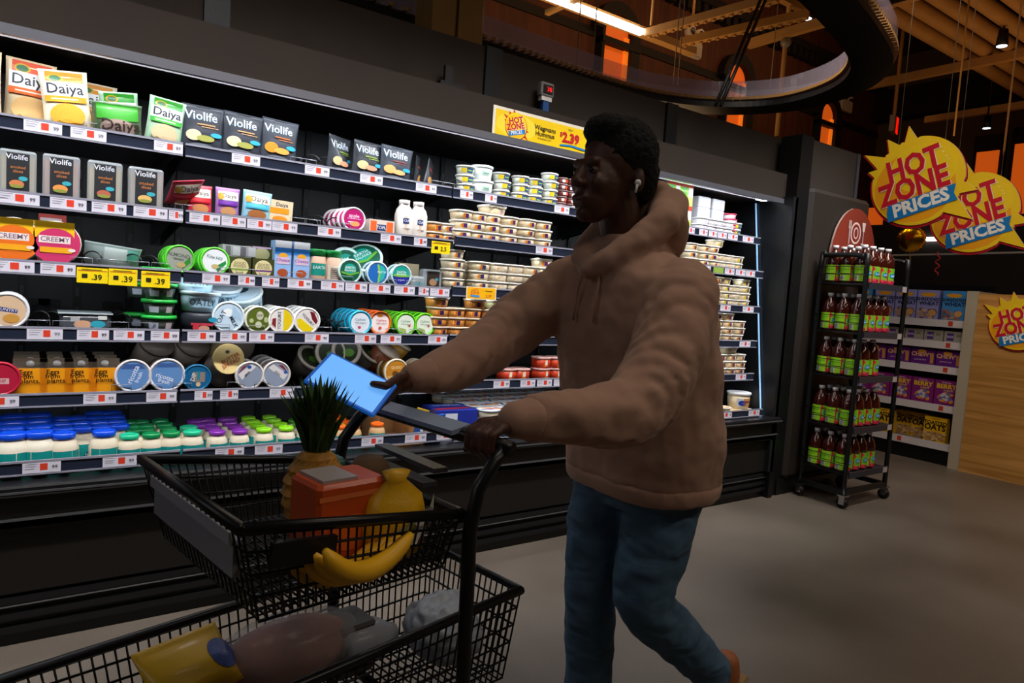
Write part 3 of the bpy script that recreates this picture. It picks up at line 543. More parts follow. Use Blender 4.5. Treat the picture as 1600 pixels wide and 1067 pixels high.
def pbag(px0, px1, pyt, s, w_, h_, parts, label, rot=(0, 0, 0), yo=.07, seg=0, name='pouch', cat='pouch', group=None, dz=0):
    Y = YS[s]+yo; z = zs(s, seg)-.012; x = XA((px0+px1)/2, Y, z+h_/2)
    return thing(name, label, cat, parts, (x, Y, z+dz), rot, group)
def span(px0, px1, s, seg=0, yo=.05): z = zs(s, seg); return XA(px1, YS[s]+yo, z+.05)-XA(px0, YS[s]+yo, z+.05)
def hgt(px, pyt, s, seg=0, yo=.05): return hit(px, pyt, 1, YS[s]+yo)[2]-(zs(s, seg)-.012)
def box(w_, d_, h_, base, art=None, topart=None, bev=0.0, side=None):
    ps = [('carton', B().box(-w_/2, w_/2, 0, d_, 0, h_, base, bev=bev))]
    if side: ps[0][1].box(w_/2, w_/2+.0006, .002, d_-.002, .002, h_-.002, side)
    if art: ps.append(('print', B().art(front(-.0006), art, .0002)))
    if topart: ps.append(('top_print', B().art(top(h_+.0005), topart, .0004)))
    return asm(ps)
# ================================================================ TOP SHELF
def daiya(w_, h_, topc, midc, chz, word='Daiya'):
    W = w_/2
    return [('r', -W*.75, h_*.8, W*.8, h_*.97, topc), ('e', -W*.35, h_*.86, W*.32, h_*.07, '#c8a020'), ('e', -W*.35, h_*.86, W*.24, h_*.05, '#3c6a44'), ('r', -W*.85, h_*.56, W*.85, h_*.8, '#e9e6e4'), ('t', word, 0, h_*.68, w_*.34, '#28262e'), ('r', -W*.85, h_*.46, W*.85, h_*.56, midc), ('r', -W*.6, h_*.5, W*.5, h_*.52, '#f4e4c8'), ('e', 0, h_*.24, W*.72, h_*.2, chz), ('r', -W*.8, h_*.02, W*.8, h_*.07, midc)]
def bagm(w_, h_, topc, midc, chz, base): return pouch(w_, h_, .05, base, daiya(w_, h_, topc, midc, chz))
Hb = hgt(60, 96, 1)
m_or = bagm(.155, .235, '#d8481c', '#e8601c', '#e8b878', '#e0c8a0'); m_ye = bagm(.155, .215, '#d8881c', '#eea018', '#f0a838', '#e6d8bc'); m_gr = bagm(.135, .185, '#2e8c24', '#35a030', '#d0b890', '#a8c8a8')
pbag(-72, -6, 0, 1, 0, .22, m_or, 'orange shredded cheese bag cut by the left edge of the photo', (0.1, 0, -.05), group=None)
pbag(6, 84, 0, 1, 0, .22, m_or, 'red-topped orange shredded cheese bag, leftmost whole one on top shelf', (.08, .03, .05), yo=.1)
pbag(70, 148, 0, 1, 0, .2, m_ye, 'yellow and orange shredded cheese bag in front of the red-topped one', (.05, -.12, .0), yo=.05)
pbag(125, 165, 0, 1, 0, .2, m_ye, 'orange cheese bag mostly hidden behind the yellow one', (.05, .02, .0), yo=.17)
pbag(165, 220, 0, 1, 0, .15, m_gr, 'green shredded cheese bag leaning back, left of the pair', (.25, -.14, .0), yo=.1)
pbag(150, 218, 0, 1, 0, .1, pouch(.17, .13, .06, '#4a6040', [('r', -.07, .07, .07, .125, '#3a9a2c'), ('e', 0, .04, .06, .035, '#9a8478'), ('t', 'Daiya', .01, .05, .06, '#3a2a28')]), 'green cheese bag slumped forward under another green one', (.3, -.06, .0), yo=.04)
pbag(226, 282, 0, 1, 0, .18, m_gr, 'upright green shredded cheese bag, right of the pair', (.06, .1, .0), yo=.05)
def viol(w_, h_, cA, cB, cC):
    W = w_/2
    return [('r', -W*.35, h_*.955, W*.35, h_*.965, '#08080a'), ('t', 'Violife', -W*.1, h_*.76, w_*.3, '#d8e0ea'), ('r', -W*.7, h_*.7, W*.4, h_*.706, '#3a98b0'), ('r', -W*.3, h_*.57, W*.55, h_*.6, cA), ('r', -W*.1, h_*.525, W*.7, h_*.54, cA), ('e', -W*.45, h_*.33, W*.35, h_*.12, cB), ('e', W*.1, h_*.28, W*.42, h_*.07, cC), ('e', W*.6, h_*.38, W*.28, h_*.05, '#38a8d0'), ('e', -W*.1, h_*.1, W*.6, h_*.06, '#6a7078')]
mv1 = pouch(.165, .185, .045, '#33363f', viol(.165, .185, '#c89868', '#d8c8a0', '#a0a050')); mv2 = pouch(.16, .19, .045, '#3a3e48', viol(.16, .19, '#d07030', '#e88828', '#e8a048')); mv3 = pouch(.16, .17, .05, '#2e3138', viol(.16, .17, '#90a838', '#c8b888', '#d89878')); mv4 = pouch(.17, .17, .05, '#343a46', viol(.17, .17, '#803830', '#e0a868', '#e8b070'))
pbag(285, 347, 0, 1, 0, .15, mv1, 'charcoal grated cheese pouch with teal oval, left of first three', (.05, .0, .0), yo=.05)
pbag(349, 405, 0, 1, 0, .15, mv1, 'charcoal grated cheese pouch with teal oval, middle of first three', (.05, .03, .0), yo=.05)
pbag(408, 460, 0, 1, 0, .15, mv2, 'charcoal cheese pouch with orange shreds, right of first three', (.03, .04, .0), yo=.05)
pbag(504, 552, 0, 1, 0, .15, mv3, 'charcoal cheese pouch with pale wedge turned aside, left of second three', (.05, 0, .55), yo=.07)
pbag(553, 592, 0, 1, 0, .15, mv3, 'charcoal cheese pouch with pale wedge facing front, middle of second three', (.05, .02, .15), yo=.06)
pbag(592, 640, 0, 1, 0, .15, mv4, 'charcoal cheese pouch with golden shreds, right of second three', (.05, .05, .0), yo=.05)
sm = pouch(.09, .15, .03, '#23262c', [('e', 0, .035, .03, .025, '#c89050'), ('r', -.03, .09, .03, .1, '#a84030')])
pbag(640, 660, 0, 1, 1, .12, sm, 'small dark pouch turned sideways beside the golden-shred pouch', (.05, 0, .9), yo=.08, seg=1)
pbag(650, 682, 0, 1, 1, .12, sm, 'small dark pouch leaning right, last of the pouches', (.05, .35, .8), yo=.06, seg=1)
# white tubs on the top shelf over the hummus
lab_bl = lambda r: [('r', -r*.75, .012, -r*.1, .034, '#d8b820'), ('r', -r*.1, .012, r*.7, .034, '#243c80'), ('r', r*.0, .02, r*.6, .026, '#8cc040')]
WT = tub(.05, .048, '#c8cabc', '#dcdcd8', lab_bl(.05)); WTb = tub(.06, .08, '#dfe6e2', '#eef0ee', [('r', -.02, .03, .03, .05, '#b8d0c0'), ('r', -.01, .035, .025, .04, '#5c9478')]); WR = tub(.035, .036, '#6a2420', '#8a6a66', [('r', -.02, .008, .0, .024, '#d8d0cc'), ('r', .0, .008, .025, .024, '#d05020')])
def stack(pk, px, s, n, seg, hh, what, cat='tub', yo=.06, jit=.006, depth=1, name='dip_tub', dd=.12, group=None, z0=0, rmax=.25):
    Y = YS[s]+yo; z = zs(s, seg)-.012 if s < 6 else .6
    for dpt in range(depth):
        x = XA(px, Y, z+.05)
        for i in range(n):
            d_ = '' if depth == 1 else (', front' if dpt == 0 else ', behind')
            thing(name, '%s, %s in %sstack' % (what, lvl(i, n), '' if not d_ else ('front ' if dpt == 0 else 'rear ')) if n > 1 else what+d_, cat, pk,
                  (x+random.uniform(-jit, jit), Y+dpt*dd+random.uniform(-jit, jit), z+z0+i*hh), (0, 0, random.uniform(-rmax, rmax)), group)
pl = 'on top shelf right of the pouches'
for i, (px, n, pk, hh, tx) in enumerate([(727, 3, WT, .047, 'white tub with yellow and navy label, leftmost slim stack'), (752, 2, WTb, .079, 'large plain white tub, tall pair'), (783, 3, WT, .047, 'white tub with yellow label, right of the tall pair'), (811, 3, WT, .047, 'white tub, yellow and navy label, third slim stack'), (833, 3, WT, .047, 'white tub, yellow and navy label, fourth slim stack'), (857, 4, WT, .047, 'white tub, yellow and navy label, four-high stack')]):
    stack(pk, px, 1, n, 2, hh, tx)
for i, px in enumerate((876, 891)): stack(WR, px, 1, 5, 2, .036, 'small dark red cup, %s stack beside the face' % ('left' if i == 0 else 'right'))
# rightmost bay, top shelf
gb = box(.13, .12, .15, '#f0ece8', [('r', -.065, 0, .02, .12, '#7cbc14'), ('r', .02, .0, .065, .06, '#b8cc60'), ('r', -.065, .12, .065, .15, '#e04018'), ('r', -.04, .05, .0, .09, '#4c9010'), ('e', -.02, .11, .01, .01, '#50b0a0')])
for px, q in ((1046, 'left, half hidden by the hood'), (1066, 'right')):
    x = XA(px, 3.15, 1.97)
    for i in range(2): thing('snack_carton', 'lime green carton with red rim, %s column, %s' % (q, 'lower' if i == 0 else 'upper'), 'box', gb, (x, 3.13, 1.893+i*.151))
WS = tub(.055, .045, '#e8e6ea', '#f4f2f6', [('r', .0, .008, .03, .026, '#d8c0cc')], sq=.5); WSr = tub(.045, .04, '#e6e2e6', '#c02048', [('r', -.01, .01, .02, .025, '#d06080')]); WB = box(.13, .1, .075, '#d8d6dc', [('r', .01, .02, .05, .05, '#e4d0d8')], bev=.006)
for i, px in enumerate((1098, 1120)):
    x = XA(px, 3.2, 2.0)
    for k in range(2): thing('cheese_tub', 'large white rectangular tub, %s column, %s, rightmost bay' % (('left', 'right')[i], ('lower', 'upper')[k]), 'tub', WB, (x, 3.19, 1.99+k*.076))
for i, px in enumerate((1091, 1105, 1119, 1131)): stack(WS, px, 1, 2, 3, .044, 'white square tub, %s low stack under the rectangular tubs' % ORD[i], yo=.05)
stack(WSr, 1139, 1, 4, 3, .039, 'white cup with crimson lid, rightmost bay'); stack(WT, 1146, 1, 2, 3, .047, 'pale round tub at right end of top shelf')
stack(WT, 1131, 1, 4, 3, .047, 'pale round tub, rear stack behind the crimson lids', yo=.24)
# ================================================================ SECOND SHELF
def pack(w_, h_, side, wedge):
    b = B().box(-w_/2, w_/2, 0, .05, 0, h_, M('clear_pack', '#aeb6ba', .15, alpha=.55), bev=.008)
    W = w_/2*.62; c = B().box(-w_/2*.92, w_/2*.92, .008, .035, .012, h_*.86, side)
    a = B().art(front(-.0008), [('r', -W, .006, W, h_*.93, '#26282c'), ('t', 'Violife', -W*.1, h_*.84, W*.75, '#dfe4ea'), ('t', 'smoked', 0, h_*.62, W*.42, '#c07840'), ('t', 'slices', 0, h_*.53, W*.42, '#c07840'), ('e', W*.45, h_*.38, W*.4, h_*.05, '#3aa6b4'), ('e', -W*.1, h_*.25, W*.65, h_*.09, wedge), ('e', -W*.1, h_*.2, W*.6, h_*.04, '#8a9040')], .0005)
    return asm([('tray', b), ('slices', c), ('label', a)])
for i, (a, b, sd, wd, tx) in enumerate([(-2, 58, '#c8a850', '#c87848', 'burger photo, leftmost'), (66, 126, '#cc7430', '#e09048', 'orange slices, second'), (136, 192, '#d8b860', '#b06048', 'yellow edge, third'), (200, 256, '#b89058', '#d8b068', 'red text, fourth')]):
    w_ = span(a, b, 2)*.97; h_ = hgt((a+b)/2, [234, 242, 252, 262][i], 2)*.98
    pbag(a, b, 0, 2, 0, .1, pack(w_, h_, sd, wd), 'clear pack of cheese slices with black label, %s on second shelf' % tx, yo=.03, name='cheese_pack', cat='pack')
def spk(w_, h_, base, band, pic, txt='#e8dcc8'):
    W = w_/2
    return pouch(w_, h_, .05, base, [('r', -W*.8, h_*.6, W*.85, h_*.88, txt), ('t', 'Daiya', W*.1, h_*.74, w_*.26, '#4a4a54'), ('e', -W*.6, h_*.72, W*.25, h_*.11, '#c89820'), ('r', -W*.8, h_*.42, W*.8, h_*.58, band), ('e', 0, h_*.24, W*.65, h_*.15, pic)], seal=.08)
for (a, b, yt, base, band, pic, tx, r_) in [(293, 331, 290, '#d83850', '#c81828', '#d89058', 'red single-serve cheese packet', -.02), (336, 373, 294, '#a878c0', '#6a2898', '#d09868', 'purple single-serve cheese packet', 0), (377, 421, 299, '#94cadc', '#48b0cc', '#a86838', 'pale blue single-serve cheese packet', .05)]:
    w_ = span(a, b, 2)*1.02; h_ = hgt((a+b)/2, yt, 2); pbag(a, b, 0, 2, 0, .1, spk(w_, h_, base, band, pic), tx+' standing on second shelf', (.05, r_, 0), yo=.05)
w_ = span(418, 456, 2); h_ = hgt(437, 313, 2); pbag(418, 456, 0, 2, 0, .1, box(w_, .03, h_, '#e6d0ac', [('r', -w_*.42, h_*.45, w_*.35, h_*.68, '#f09818'), ('t', 'Daiya', w_*.05, h_*.82, w_*.22, '#4a4a54'), ('e', 0, h_*.22, w_*.3, h_*.13, '#f09020')]), 'cream and orange cheese box, right of the pale blue packet', (0, .04, -.1), yo=.05, name='cheese_box', cat='box')
pbag(262, 300, 0, 2, 0, .1, spk(.13, .13, '#c83048', '#c81828', '#d89058'), 'red cheese packet fallen over beside the upright red one', (.9, -.2, .3), yo=.08, dz=.05)
disc('magenta', 553, 338, 18.5, 2, 4, 'white tub with magenta lid print', dxb=-.004, hh=.045, seg=1)
w_ = span(577, 616, 2, 1); h_ = hgt(596, 344, 2, 1)
pbag(577, 616, 0, 2, 1, .03, box(w_, .12, h_, '#d8ccc0', [('r', -w_*.46, h_*.1, -w_*.22, h_*.9, '#f06428'), ('r', w_*.18, h_*.1, w_*.44, h_*.9, '#f06428'), ('r', -w_*.2, h_*.3, w_*.16, h_*.7, '#2a3c68'), ('t', 'TOFU', -w_*.02, h_*.5, h_*.28, '#e8e4f0')]), 'small orange and cream carton between magenta lids and white bottles', yo=.04, seg=1, name='tofu_carton', cat='box')
def milk(w_, h_):
    r = w_/2
    return asm([('bottle', B().lathe([(r*.9, 0), (r, .01), (r, h_*.62), (r*.85, h_*.76), (r*.55, h_*.86), (r*.55, h_*.9)], '#ece4dc', 18, sq=.4)), ('cap', B().lathe([(r*.62, h_*.88), (r*.64, h_), (.0001, h_)], '#f2f0f0', 18)),
                ('label', B().art(curved(r*1.01, r*1.01, h_*.6), [('r', -r*.95, .01, r*.95, h_*.58, '#dcc4b0'), ('r', -r*1.2, .01, -r*.4, h_*.56, '#f07030'), ('r', -r*.45, h_*.38, r*.95, h_*.52, '#1f3468'), ('t', 'OAT', r*.2, h_*.45, h_*.1, '#e8ecf8'), ('t', 'creamer', r*.2, h_*.25, h_*.07, '#5a4a44')], .0006, g=6))])
h_ = hgt(630, 311, 2, 1)
for px, q in ((630, 'left'), (652, 'right')): pbag(px-10, px+10, 0, 2, 1, .1, milk(.086, h_), 'white creamer bottle with orange and navy label, %s of the pair' % q, (0, 0, -.15), yo=.09, seg=1, name='creamer_bottle', cat='bottle')
# ================================================================ HUMMUS CUPS (several stacks on five shelves)
def hum(body, lid, l1, l2, r=.056, h=.05): return tub(r, h, body, lid, [('r', -r*.8, .01, -r*.05, .033, l1), ('r', -r*.05, .01, r*.8, .033, l2), ('e', -r*.42, .0215, .008, .009, '#f0b050')], lidart=None, sq=.35)
H1 = hum('#dcc8a4', '#e8e4dc', '#d07818', '#4a2468'); H2 = hum('#d8c8a8', '#e4e0d4', '#c87020', '#2c2c60'); H3 = hum('#c88438', '#d8c8b0', '#c86818', '#2c1c58'); H4 = hum('#dccca8', '#e4e2da', '#d8c828', '#3c4468'); H5 = hum('#ddcfb4', '#e6e2da', '#ddcfb4', '#ddcfb4'); H6 = hum('#c8d0a0', '#dcd8d0', '#80b040', '#308888')
def row(s, seg, cols, base, yo=.06, hh=.0495):
    for i, (px, n, pk, dp) in enumerate(cols): stack(pk, px, s, n, seg, hh, '%s, column %s' % (base, ORD[i]), depth=dp, yo=yo)
row(2, 1, [(676, 2, H3, 1), (697, 2, H1, 1)], 'cream dip cup beside the white bottles', yo=.1)
row(2, 2, [(718, 3, H1, 1), (741, 3, H1, 2), (764, 3, H1, 2), (791, 3, H1, 2), (818, 3, H1, 2), (843, 3, H1, 2)], 'cream hummus cup, second shelf')
thing('hummus_cup', 'cream hummus cup perched on top of the second shelf stacks', 'tub', hum('#dcc8a4', '#e8e4dc', '#d8c0a8', '#b890a0', .07, .055), (XA(768, 3.17, 1.82), 3.17, zs(2, 2)-.012+.149), (0, 0, .3))
row(3, 2, [(705, 4, H2, 1), (746, 3, H2, 2), (775, 3, H5, 1), (800, 3, H5, 1), (826, 3, H2, 2), (843, 4, H1, 1)], 'cream hummus cup, third shelf by hoodie')
row(4, 2, [(681, 4, H3, 1), (709, 3, H3, 1), (735, 3, H3, 2), (760, 3, H3, 1), (785, 3, H6, 1), (807, 3, H6, 1)], 'amber hummus cup, fourth shelf above the sleeve')
stack(H6, 770, 4, 1, 2, .05, 'greenish dip cup on top of the amber stacks', z0=.149); stack(H3, 739, 4, 1, 2, .05, 'amber hummus cup topping the stack under the orange card', z0=.149)
row(2, 3, [(1075, 3, H2, 1), (1094, 3, H2, 1), (1108, 3, H1, 1), (1121, 2, H5, 1), (1134, 2, H5, 1), (1146, 2, H4, 1)], 'cream dip cup, second shelf of the rightmost bay')
stack(H4, 1112, 2, 1, 3, .05, 'yellow-labelled cup topping a second shelf stack, rightmost bay', z0=.149, yo=.1)
row(3, 3, [(1080, 4, H2, 1), (1096, 4, H2, 1), (1110, 4, H1, 1), (1126, 4, H4, 1), (1140, 3, H5, 1), (1157, 4, H4, 1)], 'dip cup, third shelf of the rightmost bay')
row(4, 3, [(1085, 4, H2, 1), (1100, 4, H2, 1), (1114, 4, H1, 1), (1130, 4, H1, 1), (1148, 3, H2, 1)], 'dip cup, fourth shelf of the rightmost bay')
row(5, 3, [(1090, 3, H2, 1), (1105, 3, H2, 1), (1120, 3, H1, 1), (1136, 3, H1, 1), (1150, 3, H2, 1)], 'dip cup, fifth shelf of the rightmost bay')
thing('dip_tub', 'wide cream tub lying over the fifth shelf stacks, rightmost bay', 'tub', hum('#dccaa8', '#e8e4dc', '#dccaa8', '#dccaa8', .085, .05), (XA(1122, 3.2, 1.07), 3.15, zs(5, 3)-.012+.149))
RJ = tub(.05, .065, '#c03818', '#d8a8a0', [('r', -.03, .01, .035, .055, '#e06818'), ('r', -.008, .02, .01, .048, '#e8dcd0')], taper=.95, sq=.5); RP = tub(.045, .13, '#702058', '#5a1a18', [('e', 0, .06, .02, .03, '#a040a0')], taper=.98)
row(5, 2, [(790, 1, RJ, 1), (812, 1, RJ, 1), (845, 2, RJ, 1), (866, 2, RJ, 1)], 'red dip cup with orange label, fifth shelf beside hoodie', hh=.064)
stack(RP, 883, 5, 1, 2, .1, 'tall purple cup beside the red dip cups')
for i in range(4): stack(RJ, 905+i*22, 5, 2, 2, .064, 'red dip cup glimpsed past the hoodie, column %s' % ORD[i])
# ================================================================ THIRD SHELF
def gouda(col, txt):
    r = .082
    return asm([('wheel', B().lathe([(r*.95, 0), (r, .01), (r, .035), (r*.95, .045)], '#d8c8b8', 24)), ('print', B().art(top(.0455), [('e', 0, 0, r*.95, r*.95, col), ('p', [(-r*.8, .2*r), (r*.7, .2*r), (r*.7, r*.95), (-r*.8, r*.95)], '#f2c010'), ('e', 0, .05*r, r*.75, r*.6, col), ('r', -r*.65, -.02*r, r*.55, .3*r, '#f0e4dc'), ('t', 'CREEMY', -.04*r, .14*r, r*.3, '#8a6a80'), ('r', -r*.6, -.45*r, r*.6, -.2*r, '#f0a818'), ('e', r*.6, -.3*r, r*.15, r*.08, '#e8d8d0')], .0005))])
zz = zs(3, 0)-.012
for px, c, l in ((22, '#e8701c', 'yellow round cheese pack with orange print, left of the two'), (87, '#cc3468', 'yellow round cheese pack with magenta print, right of the two')):
    thing('round_cheese_pack', l, 'pack', gouda(c, ''), (XA(px, 3.12, zz+.08), 3.125, zz+.083), (PI/2, 0, 0))
yb = box(.13, .06, .055, '#f0b818', [('r', -.05, .012, .05, .042, '#f0e8c8')]); rb = box(.09, .06, .055, '#b83428', [('r', -.04, .012, .03, .04, '#d8c8c8')])
for i, (px, pyb, pk, l) in enumerate([(5, 372, yb, 'yellow carton lying behind the orange round pack, far left'), (30, 362, yb, 'yellow carton, upper one behind the round packs'), (28, 342, yb, 'yellow carton, topmost of the pile at left edge'), (80, 364, rb, 'red carton, lower one right of the yellow cartons'), (82, 347, rb, 'red carton, upper one right of the yellow cartons')]):
    zq = hit(px, pyb, 1, 3.25)[2]; zq = zz if pyb > 370 else zz+.056*(1+(pyb < 350)) if pk is yb else zz+.085+.056*(pyb < 350)
    thing('cheese_carton', l, 'box', pk, (XA(px, 3.25, zq), 3.25, zq if pk is yb else zq))
thing('cheese_carton', 'red carton at the bottom behind the magenta round pack', 'box', box(.09, .06, .085, '#b83428'), (XA(80, 3.25, zz), 3.25, zz))
thing('cheese_bag', 'limp white and teal bag drooping between empty slots on third shelf', 'bag', pouch(.2, .1, .06, '#b8ccc8', [('r', -.03, .05, .05, .09, '#e0ece8'), ('r', .05, .05, .09, .09, '#70c8b8')]), (XA(172, 3.2, zz+.05), 3.2, zz+.004), (.45, .1, 0))
disc('green', 281, 401, 21, 3, 3, 'green tub with grey almond label', dxb=0.0, hh=.05)
disc('green2', 336, 395, 21, 3, 3, 'green tub with white label', dxb=0.0, hh=.05)
ob = lambda c: box(.092, .1, .085, '#3a3e18', [('e', 0, .042, .037, .037, '#d8cc98'), ('r', -.035, .028, .035, .036, c), ('t', 'GOOD', 0, .058, .016, '#4a4424'), ('t', 'FOODS', 0, .045, .016, '#4a4424'), ('t', 'spread', 0, .019, .011, '#4a4424')])
zz2 = zs(3, 0)-.012
for px, c, q in ((374, '#7c9c28', 'green-banded'), (411, '#6a3878', 'purple-banded')): thing('spread_box', 'olive spread box with cream %s circle' % q, 'box', ob(c), (XA(px, 3.09, zz2), 3.09, zz2))
ws = box(.085, .09, .05, '#b8b4b8', [('r', -.03, .005, -.01, .045, '#7a7480'), ('r', .0, .005, .03, .045, '#d8d8dc')])
for px, l in ((364, 'left'), (388, 'middle')): thing('spread_box', 'pale striped box lying on the olive boxes, %s' % l, 'box', ws, (XA(px, 3.13, zz2+.1), 3.13, zz2+.0855))
thing('spread_box', 'olive spread box with lilac edge lying on the purple-banded one', 'box', box(.09, .09, .055, '#4c5424', [('e', 0, .02, .034, .028, '#ccc894'), ('r', -.04, .045, .04, .052, '#c8a8d0')]), (XA(409, 3.13, zz2+.1), 3.13, zz2+.0855))
h_ = hgt(442, 376, 3); cbx = box(.073, .07, h_, '#8ab0dc', [('r', -.036, h_*.82, .036, h_, '#e4e6ea'), ('r', -.036, h_*.65, .036, h_*.82, '#2878c8'), ('e', 0, h_*.62, .02, .012, '#d89820'), ('r', -.028, h_*.4, .028, h_*.58, '#c8b0c8'), ('t', 'Cheese', 0, h_*.5, .02, '#803080'), ('e', 0, h_*.18, .024, h_*.1, '#a04820')])
for px, q in ((441, 'left'), (470, 'right')): thing('cheese_carton', 'tall pale blue cheese carton, %s of the pair' % q, 'box', cbx, (XA(px, 3.09, zz2), 3.09, zz2))
h_ = hgt(495, 389, 3)
def jarp(lid, lab, body='#c8a890', r=.04): return asm([('jar', B().lathe([(r*.95, 0), (r, .006), (r, h_*.75), (r*.9, h_*.8)], body, 18)), ('lid', B().lathe([(r*.98, h_*.78), (r*.98, h_*.97), (r*.9, h_), (.0001, h_)], lid, 18)), ('label', B().art(curved(r*1.01, r*1.01, h_), lab, .0006, g=5))])
thing('grated_cheese_jar', 'green-lidded jar with teal label, left of the pair', 'jar', jarp('#0c9040', [('r', -.04, .03, .04, .085, '#108878'), ('p', [(-.04, .03), (.04, .045), (.04, .055), (-.04, .04)], '#60a840'), ('t', 'EARTH', 0, .065, .02, '#c8e0e0')]), (XA(494, 3.12, zz2), 3.12, zz2))
thing('grated_cheese_jar', 'green-lidded jar with nutrition label, right of the pair', 'jar', jarp('#0c9040', [('r', -.035, .01, .035, .08, '#d8c8b8')]+[('r', -.02, .02+i*.009, .025, .024+i*.009, '#7a6a60') for i in range(6)]), (XA(518, 3.12, zz2), 3.12, zz2))
disc('teal', 547, 420, 18.5, 3, 3, 'teal and green spread tub', dxb=0.0, hh=.05, seg=1)
disc('tealblue', 590, 422, 18, 3, 1, 'teal spread tub with blue half', hh=.05, seg=1)
disc('tealnavy', 627, 426, 17, 3, 1, 'teal spread tub with navy lower half', hh=.05, seg=1)
TT = asm([('body', B().lathe([(.06, 0), (.085, .065)], '#8fd0c0', 24)), ('lid', B().lathe([(.09, .062), (.09, .072), (.083, .074), (.0001, .072)], '#d4ece8', 24)), ('lid_print', B().art(top(.0735), dart('teal', .09), .0004))])
thing('dip_tub', 'teal spread tub tilted up on top of the lying tubs', 'tub', TT, (XA(573, 3.2, 1.5), 3.22, zs(3, 1)+.075), (.75, -.5, 0)); thing('dip_tub', 'teal tub standing behind the green-lidded jars', 'tub', TT, (XA(528, 3.28, 1.5), 3.28, zs(3, 1)+.09), (PI/2+.2, 0, .1))
tf = box(.06, .06, .10, '#d8c8a4')
for px, q in ((632, 'left'), (647, 'right')): thing('tofu_block', 'plain cream block behind the navy tub, %s' % q, 'block', tf, (XA(px, 3.26, 1.5), 3.26, zs(3, 1)-.012+.0), (0, .0, 0), scale=(1, 1, 1.25))
thing('cheese_pack', 'clear pack with black label at right end of the third shelf', 'pack', asm([('tray', B().box(-.055, .055, 0, .06, 0, .1, M('clear_pack'), bev=.01)), ('label', B().art(front(-.0008), [('r', -.036, .005, .036, .09, '#2c2622'), ('e', .0, .035, .022, .018, '#a07858'), ('e', .02, .05, .01, .008, '#3a90a8')], .0005))]), (XA(677, 3.1, 1.45), 3.1, zs(3, 1)-.012))
thing('cheese_pack', 'low clear pack left of the black-labelled one, third shelf end', 'pack', asm([('tray', B().box(-.04, .04, 0, .06, 0, .06, M('clear_pack'), bev=.01)), ('label', B().art(front(-.0008), [('r', -.025, .005, .025, .03, '#5a8a94')], .0005))]), (XA(652, 3.12, 1.42), 3.1, zs(3, 1)-.012))
# ================================================================ FOURTH SHELF
disc('oats', 12, 481, 27, 4, 2, 'white tub with peach and navy print', dxb=0.0, hh=.06)
z4 = zs(4, 0)-.012
lp = asm([('tray', B().box(-.085, .085, 0, .13, 0, .06, M('smoke_pack', '#50545a', .2, alpha=.85), bev=.012)), ('rim', B().box(-.09, .09, -.005, .135, .06, .066, M('clear_rim', '#a8b4ba', .15))), ('label', B().art(front(-.0008), [('r', -.05, .03, -.02, .05, '#a8a8a8'), ('e', -.01, .02, .03, .016, '#c89878'), ('e', .04, .022, .026, .014, '#2c98ac'), ('r', .04, .04, .07, .055, '#c8ccc8')], .0005))])
thing('dip_tray', 'low clear tray with teal oval standing alone in left slots', 'tray', lp, (XA(134, 3.1, z4), 3.1, z4))
GT = asm([('cup', B().lathe([(.05, 0), (.06, .05)], '#3c4440', 20)), ('lid', B().lathe([(.066, .05), (.068, .056), (.066, .064), (.0001, .064)], '#20b040', 22)), ('label', B().art(curved(.051, .061, .05), [('r', -.05, .012, -.01, .036, '#b0b8c8'), ('r', .02, .012, .05, .036, '#c8b8c0')], .0006, g=4))])
for i in range(4): thing('dip_tub', 'small dark tub with bright green lid, %s of the front green stack' % lvl(i, 4), 'tub', GT, (XA(248, 3.12, z4+.03), 3.12, z4+i*.065))
for i in range(3): thing('dip_tub', 'small tub with green lid, %s of the rear green stack' % lvl(i, 3), 'tub', GT, (XA(222, 3.24, z4+.1), 3.24, z4+.065+i*.065 if i else z4+.0))
PT = tub(.08, .085, '#b8d4e4', '#dcecf4', [('r', -.06, .02, .06, .06, '#9cc0d4'), ('t', 'OATLY', 0, .04, .035, '#3a4a54')], lidart=[('e', 0, 0, .065, .065, '#c4dcec'), ('e', 0, .02, .03, .02, '#3a4a54')])
DR = asm([('bowl', B().lathe([(.06, 0), (.078, .03), (.08, .07), (.07, .08), (.0001, .082)], '#20242c', 22, sy=.8)), ('label', B().art(curved(.081, .081, .08), [('r', -.05, .03, .04, .04, '#b83848'), ('e', .0, .018, .022, .012, '#c89078'), ('e', -.03, .022, .012, .012, '#c83040'), ('e', .035, .055, .02, .01, '#2898b8')], .001, g=4))])
thing('dip_bowl', 'dark oval dip bowl under the pale blue tubs', 'tub', DR, (XA(312, 3.14, z4+.05), 3.13, z4))
thing('dip_tub', 'pale blue oat tub, lower of the leaning pair above the dark bowl', 'tub', PT, (XA(310, 3.16, z4+.1), 3.15, z4+.083), (0, .04, 0)); thing('dip_tub', 'pale blue oat tub, upper of the pair above the dark bowl', 'tub', PT, (XA(302, 3.18, z4+.2), 3.16, z4+.168), (0, .03, .2))
thing('dip_tub', 'pale blue oat tub tilted forward, middle of the upper three', 'tub', PT, (XA(348, 3.25, z4+.1), 3.27, z4+.12), (.35, -.06, 0)); thing('dip_tub', 'pale blue oat tub tilted steeply, right of the upper three', 'tub', PT, (XA(386, 3.25, z4+.12), 3.25, z4+.10), (.45, -.35, 0))
disc('paleblue', 357, 493, 23.5, 4, 0, 'pale blue oat tub lying below the tilted ones', hh=.07)
disc('olive', 404, 495, 20.5, 4, 1, 'olive green dip tub', hh=.06)
disc('yellow', 440, 495, 20, 4, 3, 'white yogurt tub with yellow half upright', dxb=0.0, hh=.06)
disc('yellow2', 480, 497, 20, 4, 3, 'white yogurt tub with yellow half slanting', dxb=0.0, hh=.06)
